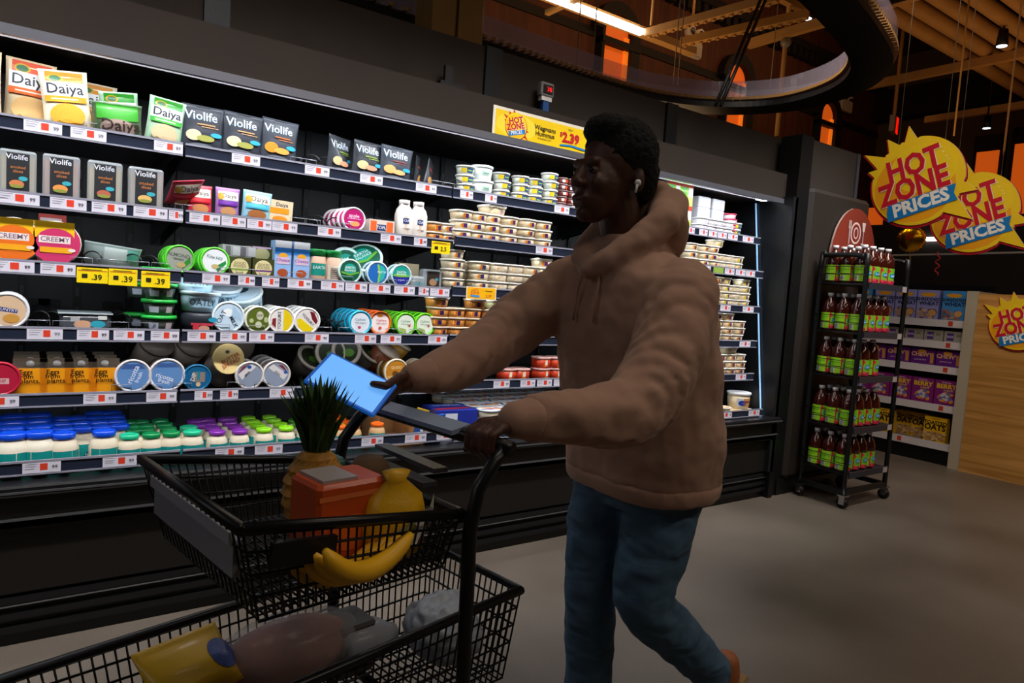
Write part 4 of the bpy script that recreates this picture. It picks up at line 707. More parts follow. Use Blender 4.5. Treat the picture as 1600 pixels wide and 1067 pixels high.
disc('cyan', 563, 500, 18.5, 4, 4, 'cyan-rimmed yogurt tub', dxb=0.0, hh=.05, seg=1)
disc('orange', 594, 501, 18, 4, 4, 'orange-rimmed yogurt tub', dxb=0.0, hh=.05, seg=1, yo=.05)
disc('lime', 634, 502, 17.5, 4, 4, 'lime-rimmed yogurt tub, left column', dxb=0.0, hh=.05, seg=1)
disc('lime', 664, 502, 17.5, 4, 4, 'lime-rimmed yogurt tub, right column', dxb=0.0, hh=.05, seg=1)
# ================================================================ FIFTH SHELF
disc('red', 0, 590, 26, 5, 0, 'crimson dip tub cut by the left edge', hh=.06)
z5 = zs(5, 0)-.012
def egg(w_, h_):
    b = B().box(-w_/2, w_/2, 0, w_*1.0, 0, h_*.82, '#e6960c'); t = w_/2
    b.add([(-t, 0, h_*.82), (t, 0, h_*.82), (t, w_, h_*.82), (-t, w_, h_*.82), (-t, w_/2, h_*.97), (t, w_/2, h_*.97)], [(0, 1, 5, 4), (2, 3, 4, 5), (0, 4, 3), (1, 2, 5)], '#7c6c5c')
    b.box(-t, t, w_/2-.002, w_/2+.002, h_*.96, h_*1.08, '#8a7a68')
    a = [('t', 'Eggs', -w_*.12, h_*.7, h_*.2, '#2a1c04'), ('t', 'from', -w_*.12, h_*.56, h_*.2, '#2a1c04'), ('t', 'plants.', 0, h_*.42, h_*.2, '#2a1c04'), ('r', -w_*.48, h_*.32, w_*.48, h_*.335, '#c07808')]
    return asm([('carton', b), ('print', B().art(front(-.0006), a, .0004)), ('cap', B().tube([(0, w_*.22, h_*.87), (0, w_*.12, h_*.97)], w_*.12, '#e4e0dc', 14))])
h_ = hgt(85, 562, 5)*.93
EG = egg(.108, h_)
for i, px in enumerate((47, 89, 127, 164)):
    for k in range(3): thing('egg_carton', 'yellow gable-top carton, column %s from the left, %s' % (ORD[i], ['front one', 'second one back', 'third one back'][k]), 'carton', EG, (XA(px, 3.09, z5+.05), 3.09+k*.115, z5), group=None)
disc('bluewhite', 208, 588, 25, 5, 0, 'white tub with blue lid, left of the two', hh=.12, back='#8a8078')
disc('bluewhite2', 261, 588, 25, 5, 0, 'white tub with blue lid, right of the two', hh=.12, back='#8a8078')
cyl = asm([('body', B().lathe([(.06, 0), (.07, .16)], '#8a8078', 20)), ('lid', B().lathe([(.073, .155), (.073, .17), (.0001, .17)], '#6a6058', 20))])
thing('dip_tub', 'dull grey tub leaning behind the left blue lid', 'tub', cyl, (XA(222, 3.35, 1.0), 3.34, z5+.075), (.75, .35, 0)); thing('dip_tub', 'dull grey tub leaning behind the right blue lid', 'tub', cyl, (XA(275, 3.35, 1.0), 3.34, z5+.075), (.75, .4, 0))
disc('deepblue', 308, 587, 20, 5, 0, 'deep blue dip tub', hh=.08, back='#0c4a6c')
thing('dip_tub', 'cream spread tub resting against the brown tub under it', 'tub', asm([('body', B().lathe([(.05, 0), (.062, .06)], '#c0a060', 22)), ('lid', B().lathe([(.067, .058), (.067, .068), (.0001, .069)], '#dcb878', 24)), ('lid_print', B().art(top(.0695), dart('cream', .072), .0004))]), (XA(349, 3.16, 1.0), 3.16, z5+.125), (PI/2-.1, 0, .1))
thing('dip_tub', 'brown tub lying under the cream spread tub', 'tub', cyl, (XA(343, 3.2, .95), 3.3, z5+.075), (PI/2, 0, 0)); thing('dip_tub', 'tan tub leaning left behind the cream one', 'tub', asm([('body', B().lathe([(.055, 0), (.06, .14)], '#9c8c6c', 20)), ('label', B().art(curved(.061, .061, .14), [('r', -.03, .05, .03, .09, '#8a4038')], .001))]), (XA(325, 3.35, 1.05), 3.3, z5+.085), (.5, .6, 0))
thing('dip_tub', 'plain tan tub end above the cream spread tub', 'tub', cyl, (XA(358, 3.4, 1.08), 3.4, z5+.175), (PI/2, 0, 0))
disc('icpack', 390, 581, 21, 5, 3, 'white tub with grey and red print, left row', dxb=0.0, hh=.075, back='#8c8078')
disc('icpack2', 432, 581, 21, 5, 3, 'white tub with grey and red print, right row', dxb=0.0, hh=.075, back='#8c8078')
OC = asm([('body', B().lathe([(.055, 0), (.07, .13)], M('dim_tub', '#4c4640', .4), 20)), ('lid', B().lathe([(.075, .128), (.077, .14), (.066, .142), (.064, .136), (.0001, .136)], '#c8bcb0', 22)), ('lid_print', B().art(top(.137), [('e', 0, 0, .058, .058, '#26301c'), ('e', .01, -.01, .03, .02, '#5c9030')], .0004))])
for i, (px, dz, ro, l) in enumerate([(472, .03, (.75, .35, 0), 'green-topped tub tilted left beside the blue tablet'), (505, .13, (1.4, .1, 0), 'dark tub lying above, left of two under the shelf'), (530, .14, (1.4, .0, 0), 'dark tub lying above, right of two under the shelf'), (560, .05, (.6, .5, 0), 'dark tub tilted behind the tablet')]):
    thing('dip_tub', l, 'tub', OC, (XA(px, 3.25, z5+.08), 3.3, z5+dz), ro)
RT = asm([('body', B().lathe([(.055, 0), (.07, .12)], '#8a4c30', 20)), ('lid', B().lathe([(.073, .118), (.073, .13), (.0001, .13)], '#b8a898', 22)), ('label', B().art(curved(.057, .071, .12), [('r', -.05, .03, .05, .09, '#b0a090'), ('r', -.05, .075, .05, .09, '#a83c28')], .001))])
thing('dip_tub', 'rust-coloured tub tilted above the sleeve', 'tub', RT, (XA(585, 3.22, 1.0), 3.24, z5+.07), (.5, .5, 0)); thing('dip_tub', 'yellow and white tub tilted beside the rust one', 'tub', asm([('body', B().lathe([(.055, 0), (.07, .12)], '#b88828', 20)), ('lid', B().lathe([(.073, .118), (.073, .13), (.0001, .13)], '#c8bca8', 22))]), (XA(605, 3.3, 1.0), 3.32, z5+.09), (.3, .5, 0))
disc('amber', 619, 573, 20, 5, 1, 'amber queso tub, left one', hh=.07, back='#a87828', seg=1)
disc('amber', 661, 570, 18, 5, 3, 'amber queso tub, right row', dxb=0.0, hh=.03, back='#b8a888', seg=1)
# ================================================================ BOTTOM DECK
ZD = .6
def mayo(r, h, lid, teal=True, body='#d8ccb4'):
    ps = [('jar', B().lathe([(r*.94, 0), (r, .008), (r, h*.6), (r*.86, h*.76), (r*.66, h*.85), (r*.66, h*.87)], body, 20)), ('lid', B().lathe([(r*.76, h*.86), (r*.78, h*.87), (r*.78, h*.985), (r*.72, h), (.0001, h)], M('lid_'+lid.strip('#'), lid, .3, bump=.0, coat=.4), 20)),
          ('lid_ridge', B().lathe([(r*.52, h+.0005), (r*.54, h+.002), (r*.5, h+.002)], M('lid_'+lid.strip('#')), 20))]
    if teal: ps.append(('label', B().art(curved(r*1.01, r*1.01, h), [('r', -r*1.3, h*.12, r*1.3, h*.58, '#10908c'), ('e', r*.2, h*.3, r*.45, h*.1, '#14506c'), ('p', [(-r*.2, h*.13), (r, h*.13), (r, h*.26)], '#68a838'), ('t', 'EARTH', r*.2, h*.3, h*.09, '#d8e8e8')], .0006, g=6)))
    return asm(ps)
JB = mayo(.052, .15, '#0c48d0'); JG = mayo(.042, .13, '#0c8448'); JM = mayo(.045, .13, '#22b888'); JP = mayo(.042, .12, '#7c2c9c'); JL = mayo(.042, .12, '#86d018'); JO = mayo(.04, .11, '#f06414', body='#c8a070'); JBp = mayo(.058, .16, '#0c48d0', body='#dcd4c0'); JD = mayo(.042, .11, '#4c9c20')
def jars(pk, cols, y0, dy, n, what, dz=0, skip=(), name='mayonnaise_jar', r=.045):
    for k in range(n):
        for i, px in enumerate(cols):
            if (k, i) in skip: continue
            y = y0+k*dy; x = XA(cols[i], y0, .74)+random.uniform(-.004, .004)
            thing(name, '%s, %s row, %s from the left' % (what, ['front', 'second', 'third', 'fourth', 'fifth'][k], ORD[i]), 'jar', pk, (x, y+random.uniform(-.004, .004), ZD+dz), (0, 0, random.uniform(-.5, .5)))
jars(JBp, [-22, 18, 62], 3.06, .118, 4, 'blue-lidded mayonnaise jar, left block')
jars(JB, [101, 130, 162, 190], 3.06, .1, 5, 'blue-lidded mayonnaise jar, block beside the green lids', skip=((0, 1), (0, 3), (4, 0), (4, 1)))
jars(JM, [203], 3.05, .1, 1, 'mint-lidded mayonnaise jar left of the green lids'); jars(JG, [235, 267], 3.05, .088, 4, 'dark green-lidded mayonnaise jar'); jars(JG, [211], 3.14, .088, 3, 'dark green-lidded jar, column behind the mint lid')
jars(JM, [300], 3.05, .095, 2, 'mint-lidded mayonnaise jar left of the purple lids'); jars(JP, [340, 375], 3.06, .088, 4, 'purple-lidded jar, front block'); jars(JP, [310], 3.22, .088, 2, 'purple-lidded jar, rear left column'); jars(JP, [326, 358], 3.33, .088, 1, 'purple-lidded jar, far row')
jars(JL, [413, 447], 3.06, .088, 4, 'lime-lidded jar'); jars(JD, [479], 3.08, .088, 3, 'green-lidded jar right of the lime lids'); jars(JD, [505, 530], 3.08, .088, 2, 'green-lidded jar behind the pineapple leaves')
jars(JO, [531, 553], 3.07, .085, 4, 'orange-lidded jar'); jars(JO, [591], 3.07, .085, 1, 'lone orange-lidded jar beside the cardboard box')
# cardboard tray, packs and cups right of the jars
x0, x1 = XA(592, 3.1, .72), XA(650, 3.1, .72)
thing('cardboard_box', 'open brown cardboard box with a slanting cut side', 'box', [('back_wall', B().box(x0, x1-.03, 3.3, 3.306, ZD, .76, M('cardboard', '#a87c50', .8, vary=.08, bscale=8))), ('side_wall', B().add([(x1-.03, 3.3, ZD), (x1-.03, 3.3, .76), (x1, 3.0, .68), (x1, 3.0, ZD), (x1-.026, 3.3, ZD), (x1-.026, 3.3, .76), (x1+.004, 3.0, .68), (x1+.004, 3.0, ZD)], [(0, 1, 2, 3), (7, 6, 5, 4), (1, 5, 6, 2), (0, 4, 5, 1)], M('cardboard'))), ('base', B().box(x0, x1, 3.0, 3.3, ZD, ZD+.004, M('cardboard'))), ('side_wall', B().box(x0, x0+.004, 3.1, 3.3, ZD, .75, M('cardboard')))])
thing('cheese_bag', 'blue bag with white print beside the cardboard box', 'bag', pouch(.17, .13, .07, '#1c54a8', [('e', -.02, .06, .04, .03, '#d0dce8'), ('e', .04, .08, .03, .02, '#3078d0'), ('t', 'feta', 0, .05, .05, '#e8ecf4')]), (XA(669, 3.05, .7), 3.06, ZD+.02), (-.9+1.2, 0, 0)); thing('cheese_bag', 'yellow-topped bag behind the blue bag', 'bag', pouch(.13, .12, .06, '#d8b020', [('e', 0, .06, .04, .03, '#e8d880')]), (XA(655, 3.2, .74), 3.2, ZD+.03), (.3, .3, 0)); thing('cheese_bag', 'blue bag leaning at the right end of that deck', 'bag', pouch(.15, .12, .06, '#2048a8', [('e', 0, .06, .04, .03, '#c8d4e8')]), (XA(690, 3.15, .72), 3.16, ZD), (.2, .2, 0))
bbx = box(.24, .2, .075, '#1c2c8c', [('r', -.1, .01, .0, .06, '#c8ccd8')], [('p', [(-.11, .03), (.1, .05), (.1, .09), (-.11, .07)], '#b82838'), ('r', -.1, .12, .1, .18, '#2848b8'), ('t', 'CHEESE', 0, .15, .05, '#d0d8e8')])
for i in range(2): thing('cheese_box', 'blue carton with red stripe, %s, between tablet and dip cups' % ('lower', 'upper')[i], 'box', bbx, (XA(713, 3.08, .78)+i*.0, 3.05+i*.01, ZD+i*.076), (0, 0, -.08*i))
DC = tub(.062, .05, '#d8ccb0', '#b8bcc4', [('r', -.02, .01, .03, .03, '#e0d4c0')], lidart=[('e', 0, 0, .054, .054, '#dcd6c8'), ('p', [(-.04, -.01), (.04, .015), (.038, .032), (-.035, .012)], '#2848a0'), ('e', .0, -.02, .032, .014, '#d88838'), ('e', -.022, -.01, .014, .01, '#c83828')])
k = 0
for r_ in range(5):
    for i in range(9):
        for q in range(3):
            if q < 2 and r_ > 0: continue
            px = 762+i*19; y = 3.05+r_*.128
            thing('dip_cup', 'clear-lidded dip cup, %s row, %s from the left, %s, deck behind the hands' % (['front', 'second', 'third', 'fourth', 'fifth'][r_], ORD[i], lvl(q, 3)), 'cup', DC, (XA(px, 3.05, .72), y, ZD+q*.052 if r_ == 0 else ZD+.104), (0, 0, random.uniform(-3, 3)))
thing('cup_riser', 'low black riser under the rear rows of dip cups', 'riser', B().box(XA(748, 3.05, .7), XA(930, 3.05, .7), 3.12, 3.66, ZD, ZD+.1, BLK2))
BT = tub(.085, .12, '#dcccac', '#d8d8dc', [('r', -.07, .02, -.02, .08, '#c8ccd8'), ('r', -.02, .02, .07, .08, '#d09048'), ('e', -.03, .045, .03, .02, '#1c3890'), ('r', -.01, .05, .06, .062, '#7c3048')])
BTs = tub(.065, .11, '#dcccac', '#d8d8dc', [('r', -.03, .02, .04, .08, '#c89048')])
thing('riser_tub', 'big cream hummus tub on flat packs at right end of the deck', 'tub', BT, (XA(1157, 3.08, .7), 3.1, ZD+.05), (0, 0, -.2)); thing('riser_tub', 'tall cream tub beside the hoodie at the deck of the rightmost bay', 'tub', BTs, (XA(1104, 3.1, .7), 3.1, ZD+.03))
FPk = tub(.075, .024, '#dccca4', '#d8d4cc', None, lidart=[('e', 0, 0, .06, .06, '#cfa868'), ('e', .01, 0, .03, .03, '#e0d0a8')])
for i, (px, n) in enumerate([(1080, 3), (1105, 1), (1125, 3), (1142, 2), (1158, 2)]): stack(FPk, px, 6, n, 3, .025, 'flat round dip pack, column %s on the rightmost deck' % ORD[i], yo=.13)
# wire product stops and glides in the slots
def stops(s, pxs, seg):
    z = zs(s, seg)-.012; Y = YS[s]+.012
    for i, px in enumerate(pxs):
        x = XA(px, Y, z); b = B().tube([(x-.035, Y, z), (x-.035, Y, z+.035), (x+.035, Y, z+.035), (x+.035, Y, z)], .0016, M('stop_wire', '#9a9ca4', .3, metal=.6), 5)
        thing('wire_stop', 'small wire product stop on the %s shelf rail, %s one from the left, %s' % (SN[s], ORD[i], BAY[seg]), 'wire stop', [('loop', b), ('glide', B().box(x-.003, x+.003, Y, Y+.5, z, z+.012, BLK2).box(x-.03, x+.03, Y+.3+.02*i, Y+.31+.02*i, z, z+.06, BLK2))])
stops(1, [470, 490, 505, 560, 660, 672], 0 if False else 1) if False else None
stops(1, [152, 466, 482], 0); stops(1, [684, 700], 1); stops(2, [288, 466], 0); stops(2, [488, 524, 536], 1); stops(3, [127, 168, 217, 252, 355, 392], 0); stops(3, [460, 540, 608, 645], 1)
stops(4, [60, 100, 185, 228, 345, 400], 0); stops(4, [506, 540, 612, 650], 1); stops(5, [190, 238, 285, 368, 410], 0)
def coil(px, s, seg, i):
    z = zs(s, seg)-.012
    x = XA(px, 3.3, z+.03); thing('pusher_coil', 'black coiled pusher in an empty slot, %s shelf, %s one' % (SN[s], ORD[i]), 'pusher', B().tube([(x+.03*math.cos(a*.5), 3.12+a*.008, z+.034+.03*math.sin(a*.5)) for a in range(60)], .003, BLK2, 5).box(x-.04, x+.04, 3.6, 3.61, z, z+.09, BLK2))
for i, px in enumerate((470, 490, 690, 705)): coil(px, 1, 0 if px < 600 else 1, i)
for i, px in enumerate((268, 478, 505)): coil(px, 2, 0, i)
for i, px in enumerate((140, 200, 225)): coil(px, 3, 0, i)
for i, px in enumerate((62, 80, 186, 500, 520)): coil(px, 4, 0 if px < 400 else 1, i)
# ================================================================ BOTTLE RACK
RX0, RX1, RY0, RY1 = 4.79, 5.38, 2.51, 2.85
rz = [0.2, 0.5, 0.815, 1.125, 1.455]
rz = [hit(px, py, 0, RX0)[2] for px, py in ((1322, 741), (1334, 672), (1342, 592), (1352, 521), (1362, 443))]
rk = []
loop = catmull([(0, RY0, .1), (0, RY0, .8), (0, RY0, rz[4]+.13), (0, RY0+.02, rz[4]+.18), (0, RY0+.08, rz[4]+.2), (0, RY0+.3, rz[4]+.2), (0, RY1-.03, rz[4]+.19), (0, RY1, rz[4]+.14), (0, RY1, .8), (0, RY1, .1)], 4)
for x in (RX0, RX1): rk.append(('side_frame', B().tube([(x, p.y, p.z) for p in loop], .018, BLACK, 8)))
for z in rz:
    rk.append(('shelf', B().box(RX0, RX1, RY0, RY1, z-.012, z, BLK2).box(RX0+.02, RX1-.02, RY0-.02, RY0-.01, z-.035, z+.01, M('rack_rail', '#2a2e38', .35)).box(RX1-.09, RX1-.03, RY0-.022, RY0-.02, z-.035, z+.005, '#b8aca8')))
    g = B()
    for dz in (.06, .115): g.tube([(RX0-.018, RY0, z+dz), (RX0-.018, RY1, z+dz)], .003, BLACK, 5)
    rk.append(('side_wire', g))
rk.append(('base', B().bar((RX0, RY0, .115), (RX1, RY0, .115), .03, .035, BLACK).bar((RX0, RY1, .115), (RX1, RY1, .115), .03, .035, BLACK).bar((RX0, RY0, .115), (RX0, RY1, .115), .03, .035, BLACK).bar((RX1, RY0, .115), (RX1, RY1, .115), .03, .035, BLACK)))
for x, y in ((RX0, RY0), (RX0, RY1), (RX1, RY0), (RX1, RY1)):
    rk.append(('caster', B().tube([(x-.012, y, .04), (x+.012, y, .04)], .04, BLACK, 16), [('fork', B().box(x-.02, x-.015, y-.02, y+.02, .03, .1, CHROME).box(x+.015, x+.02, y-.02, y+.02, .03, .1, CHROME).box(x-.03, x+.03, y-.03, y+.03, .09, .1, CHROME))]))
thing('bottle_rack', 'black wheeled rack of juice bottles beside the end pillar', 'rack', rk)
def jbottle():
    r = .05
    jar = B().lathe([(r*.92, 0), (r, .01), (r, .13), (r*.98, .15), (r*.8, .185), (r*.42, .215), (r*.34, .225), (r*.34, .235)], M('amber_juice', '#3a1008', .12, coat=.8), 24)
    cap = B().lathe([(r*.38, .228), (r*.4, .25), (.0001, .25)], '#dcd8dc', 16)
    # front print (towards -Y) and side print (towards -X)
    fr = [('r', -.036, .012, .036, .118, '#70b428'), ('p', [(-.036, .118), (-.036, .085), (-.02, .1), (.015, .08), (.036, .1), (.036, .118)], '#d01c30'), ('r', -.036, .012, .036, .035, '#b82048'), ('e', 0, .07, .026, .014, '#0c80c0'), ('t', 'Juice', 0, .07, .018, '#d8ecf8'), ('e', -.025, .03, .01, .01, '#e04050'), ('e', .02, .032, .011, .01, '#e04050')]
    sd = [('r', -.042, .015, .042, .058, '#8cc81c'), ('r', -.042, .063, .042, .118, '#8ed01c'), ('r', .036, .015, .042, .118, '#b82030'), ('r', -.03, .02, .0, .05, '#d8d8d8')]+[('r', -.026+i*.005, .022, -.024+i*.005, .048, '#303030') for i in range(5)]+[('t', 'Wegmans', 0, .09, .014, '#3c7010')]
    def side(u, v, d):
        x, y, z = curved(r*1.012, r*1.012, 1)(u, v, d); return (y, -x, z)
    return asm([('bottle', jar), ('cap', cap), ('label', B().art(curved(r*1.012, r*1.012, 1), fr, .0006, g=6)), ('label', B().art(side, sd, .0006, g=6))])
JBT = jbottle(); JS = [(.245/.25)]
lev = ['lowest', 'second lowest', 'middle', 'second highest', 'top']
for s in range(5):
    for j in range(3):
        for i in range(4):
            if s == 2 and i == 3: continue
            x = RX0+.066+i*.112+(.02 if s == 2 and i > 1 else 0); y = RY0+.062+j*.108
            thing('juice_bottle', 'amber juice bottle with green label, %s rack shelf, %s from the left, %s row' % (lev[s], ORD[i], ['front', 'middle', 'back'][j]), 'bottle', JBT, (x+random.uniform(-.003, .003), y, rz[s]), (0, 0, random.uniform(-.12, .12)), scale=(1.04, 1.04, 1.1))
# red sign with fork, plate and glass standing at the back of the rack
p0 = hit(1331, 355, 1, 2.84); wl, wr = XA(1297, 2.87, 1.8), XA(1366, 2.87, 1.8); hw = (wr-wl)/2; cx = (wl+wr)/2; zb_ = rz[4]+.1; zt_ = hit(1332, 322, 1, 2.84)[2]
zc = zb_+.08; pl_ = [(-hw, zb_), (hw, zb_)]+[(hw*math.cos(PI*i/16), zc+(zt_-zc)*math.sin(PI*i/16)) for i in range(17)]
ic = [('e', 0, zt_-.19, .075, .085, '#d8c4bc'), ('e', 0, zt_-.19, .06, .07, '#7c2c1c'), ('e', 0, zt_-.19, .035, .045, '#d8c4bc'), ('e', 0, zt_-.19, .025, .035, '#7c2c1c'), ('r', -.1, zt_-.28, -.09, zt_-.15, '#d8c4bc'), ('r', -.112, zt_-.16, -.105, zt_-.1, '#d8c4bc'), ('r', -.099, zt_-.16, -.093, zt_-.1, '#d8c4bc'), ('r', -.087, zt_-.16, -.081, zt_-.1, '#d8c4bc'),
      ('p', [(.075, zt_-.1), (.13, zt_-.1), (.115, zt_-.17), (.09, zt_-.17)], '#d8c4bc'), ('r', .099, zt_-.26, .106, zt_-.17, '#d8c4bc'), ('r', .08, zt_-.275, .125, zt_-.262, '#d8c4bc')]
thing('rack_sign', 'round-topped red sign with fork, plate and glass above the bottles', 'sign', [('board', B().prism(pl_, 0, .015, M('brick_red_board', '#7c2c1c', .5), '#a8948c')), ('print', B().art(front(-.0006), ic, .0006))], (cx, 2.872, 0))
# ================================================================ HANGING ROUND SIGNS (face -X)
def burst_sign(px, py, X, r, label, spikes_px=None):
    p = hit(px, py, 0, X)
    sp = [(103, 1.3, 8), (126, 1.27, 8), (150, 1.45, 9), (165, 1.16, 6), (-13, 1.3, 8), (-37, 1.52, 12)]
    def outline(k):
        out = []; a = -180.0
        angs = sorted([(s[0] if s[0] <= 180 else s[0]-360, s[1], s[2]) for s in sp])
        for i in range(0, 361, 6):
            a = -180+i
            if any(abs(a-s[0]) < s[2] for s in angs): continue
            out.append((a, k*r))
        for s in angs: out += [(s[0]-s[2], k*r*.97), (s[0], k*r*s[1]), (s[0]+s[2], k*r*.97)]
        out.sort(); return [(q*math.cos(math.radians(a)), q*math.sin(math.radians(a))) for a, q in out]
    rim = B()
    def fan(b, pl, y, m):
        n = len(pl); b.add([(0, y, 0)]+[(x, y, z) for x, z in pl], [(0, 1+i, 1+(i+1) % n) for i in range(n)], m)
    def slab(pl, y0, y1, mf, ms):
        b = B(); fan(b, pl, y0, mf); fan(b, [q for q in pl], y1, mf); n = len(pl)
        b.add([(x, y0, z) for x, z in pl]+[(x, y1, z) for x, z in pl], [(i, n+i, n+(i+1) % n, (i+1) % n) for i in range(n)], ms); return b
    ro = outline(1.0); back = slab([(x*1.0-.018*r, z-.03*r) for x, z in outline(1.03)], .0, .02, '#c8102e', '#c8102e'); body = slab(ro, -.012, 0, '#f0c818', '#e8dcd0')
    sh = [('e', .0, 0, r*.98, r*.98, '#f2ca1a'), ('e', -.05*r, -.12*r, .88*r, .82*r, '#f0a414'), ('e', .12*r, .28*r, .72*r, .55*r, '#f4cf1c')]+[('e', r*a, r*b, .03*r, .012*r, '#f8ec98') for a, b in ((.5, .6), (.58, .5), (.62, .42), (.45, .7), (.3, .75), (-.5, .3))]
    ro_ = .30
    for (t, x, z, sz) in (('*HOT', -.1, .36, .68), ('*ZONE', -.05, -.14, .68)):
        for dx, dz, c in ((.022, -.012, '#f0e4c4'), (0, 0, '#c8142c')): sh.append(('t', t, r*(x+dx), r*(z+dz), sz*r, c, ro_, .8))
    c, sn = math.cos(ro_), math.sin(ro_); q = lambda a, b: (r*(.12+a*c-b*sn), r*(-.52+a*sn+b*c))
    sh += [('p', [q(-.74, -.19), q(.76, -.19), q(.72, -.02), q(.8, .17), q(-.66, .19), q(-.72, .02)], '#1178c0'), ('t', '*PRICES', *q(.02, 0), .40*r, '#f0ece4', ro_)]
    wires = [] if r < .3 else [('wire', B().tube([(a*r, 0, .8*r), (a*r, 0, 7.6-p[2])], .003, M('thin_wire'), 5)) for a in (-.5, .5)]
    return thing('round_sign', label, 'sign', [('rim_board', back), ('board', body), ('print', B().art(front(-.0125), sh, .0005))]+wires, p, (0, 0, -PI/2))
burst_sign(1433, 283, 6.0, .365, 'large round yellow HOT ZONE PRICES sign hanging above the bottle rack')
burst_sign(1522, 332, 6.9, .355, 'round yellow HOT ZONE PRICES sign hanging partly behind the large one')
def bolt(): pass
# gold balloon and its ribbon weight
p = hit(1424, 374, 0, 6.6)
fb = B(); nseg = 22; vs = []; fs = []
for j in range(9):
    t = PI*j/8
    for i in range(nseg*2):
        rr = .115*(1+(.07 if i % 2 else -.02)*math.sin(t)); vs.append((rr*math.sin(t)*math.cos(PI*i/nseg), .05*math.cos(t)*1.0, rr*math.sin(t)*math.sin(PI*i/nseg)))
for j in range(8):
    for i in range(nseg*2): fs.append((j*nseg*2+i, j*nseg*2+(i+1) % (nseg*2), (j+1)*nseg*2+(i+1) % (nseg*2), (j+1)*nseg*2+i))
fb.add(vs, fs, M('gold_foil', '#d89a10', .22, metal=1.0, bump=.6, bscale=14), True)
thing('foil_balloon', 'round crinkled gold foil balloon under the large round sign', 'balloon', [('balloon', fb), ('ribbon', B().tube([(.0+.01*math.sin(a*.9), 0, -.115-a*.06) for a in range(22)], .004, '#c8a020', 5))], p, (0, 0, -PI/3))
p = hit(1465, 408, 0, 6.6)
thing('curled_ribbon', 'curly red ribbon hanging below the smaller round sign', 'ribbon', B().tube([(p[0], p[1]+.018*math.sin(a*.8), p[2]+.08-a*.009) for a in range(24)], .006, '#b81c1c', 5))
p = hit(1460, 397, 0, 8.5)
thing('curtain_rail', 'white rail seen behind the smaller round sign', 'rail', B().bar((8.5, p[1]+.9, p[2]-.02), (8.5, p[1]-1.2, p[2]+.02), .02, .02, '#8a8078'))
p = hit(1468, 374, 0, 11.95); thing('shelf_light', 'bright white strip lamp far behind the gold balloon', 'light', B().box(11.95, 12.0, p[1]-.3, p[1]+.4, p[2]-.02, p[2]+.04, M('white_led_tube')))
# ================================================================ CEREAL SHELVING (faces -X)
GX = 7.2; GY0 = 2.80; GY1 = 4.6
def gz(px, py): return hit(px, py, 0, GX)[2]
lv = [gz(1450, 690)-.0, gz(1450, 632), gz(1450, 571), gz(1450, 532), gz(1450, 503)]   # top of each white edge
lv = [gz(1480, 694), gz(1480, 634), gz(1480, 573), gz(1480, 534), gz(1480, 500)]
LN = ['lowest', 'second', 'third', 'fourth', 'top']
WH = M('white_shelf_edge', '#cfc8cc', .4)
cs = [('back_panel', B().box(GX+.5, GX+.55, GY0-.02, GY1, 0, 1.75, BLK2)), ('plinth', B().box(GX+.02, GX+.5, GY0-.02, GY1, 0, lv[0]-.07, BLACK))]
for i, z in enumerate(lv):
    b = B().box(GX, GX+.5, GY0-.02, GY1, z-.04, z-.008, '#7c7674').box(GX-.01, GX, GY0-.02, GY1, z-.07, z, WH)
    yy = GY0+.02+(.35 if i == 0 else 0); cs.append(('shelf', b, [('price_tag', B().box(GX-.012, GX-.01, yy, yy+.12, z-.062, z-.006, '#d8ccd0').box(GX-.0135, GX-.012, yy+.07, yy+.11, z-.055, z-.01, '#c8442c'))]))
thing('cereal_shelving', 'white-edged cereal shelving unit beyond the bottle rack', 'shelving', cs)
def cbox(wd, hh, base, art, dep=.08):     # faces -X: build facing -Y then rotate
    return box(wd, dep, hh, base, art)
def cereal(y0, wd, gap, n, i, hh, pk, what, dep=.0, skip=()):
    for k in range(n):
        if k in skip: continue
        y = y0+wd/2+k*(wd+gap)
        thing('cereal_box', '%s, %s shelf, %s from the wooden panel' % (what, LN[i], ORD[k]), 'box', pk, (GX+.03+dep, y, lv[i]-.008), (0, 0, -PI/2))
def swheat(c):
    return cbox(.2, .29, c, [('e', 0, .245, .07, .02, '#d89820'), ('t', '*SHREDDED', 0, .2, .042, '#1c2848'), ('t', '*WHEAT', .01, .158, .05, '#1c2848'), ('r', -.095, .0, .095, .0, '#8c8cc4')]+[('e', random.uniform(-.08, .08), random.uniform(.02, .1), .022, .016, random.choice(['#8a6a6c', '#a88474', '#705058', '#c0a088'])) for _ in range(22)]+[('e', .05, .07, .035, .03, '#c89458')])
SW1 = swheat('#8c8cc4'); SW2 = swheat('#3c88c8')
cereal(GY0+.02, .2, .012, 1, 4, .29, SW2, 'bright blue shredded wheat box'); cereal(GY0+.25, .2, .01, 3, 4, .29, SW1, 'lilac blue shredded wheat box'); cereal(GY0+.9, .2, .01, 3, 4, .29, SW2, 'blue shredded wheat box in the farther run')
BX = cbox(.17, .11, '#9c948c', [('r', -.06, .02, .0, .09, '#4c3078'), ('t', 'BAR', -.03, .055, .03, '#c8b8d8'), ('r', .02, .06, .06, .08, '#6c7450')])
cereal(GY0+.0, .17, .01, 7, 3, .11, BX, 'small grey and purple snack carton')
CHW = cbox(.22, .165, '#5c1c78', [('e', -.01, .13, .04, .02, '#d89030'), ('t', '*CHEWY', -.01, .1, .055, '#d8a070'), ('r', .07, .02, .1, .12, '#c08040'), ('t', 'granola bars', -.02, .05, .022, '#c8a8c8'), ('t', 'GRANOLA', .1, .07, .001, '#c08040')])
cereal(GY0+.0, .22, .012, 5, 2, .165, CHW, 'purple chewy bar carton')
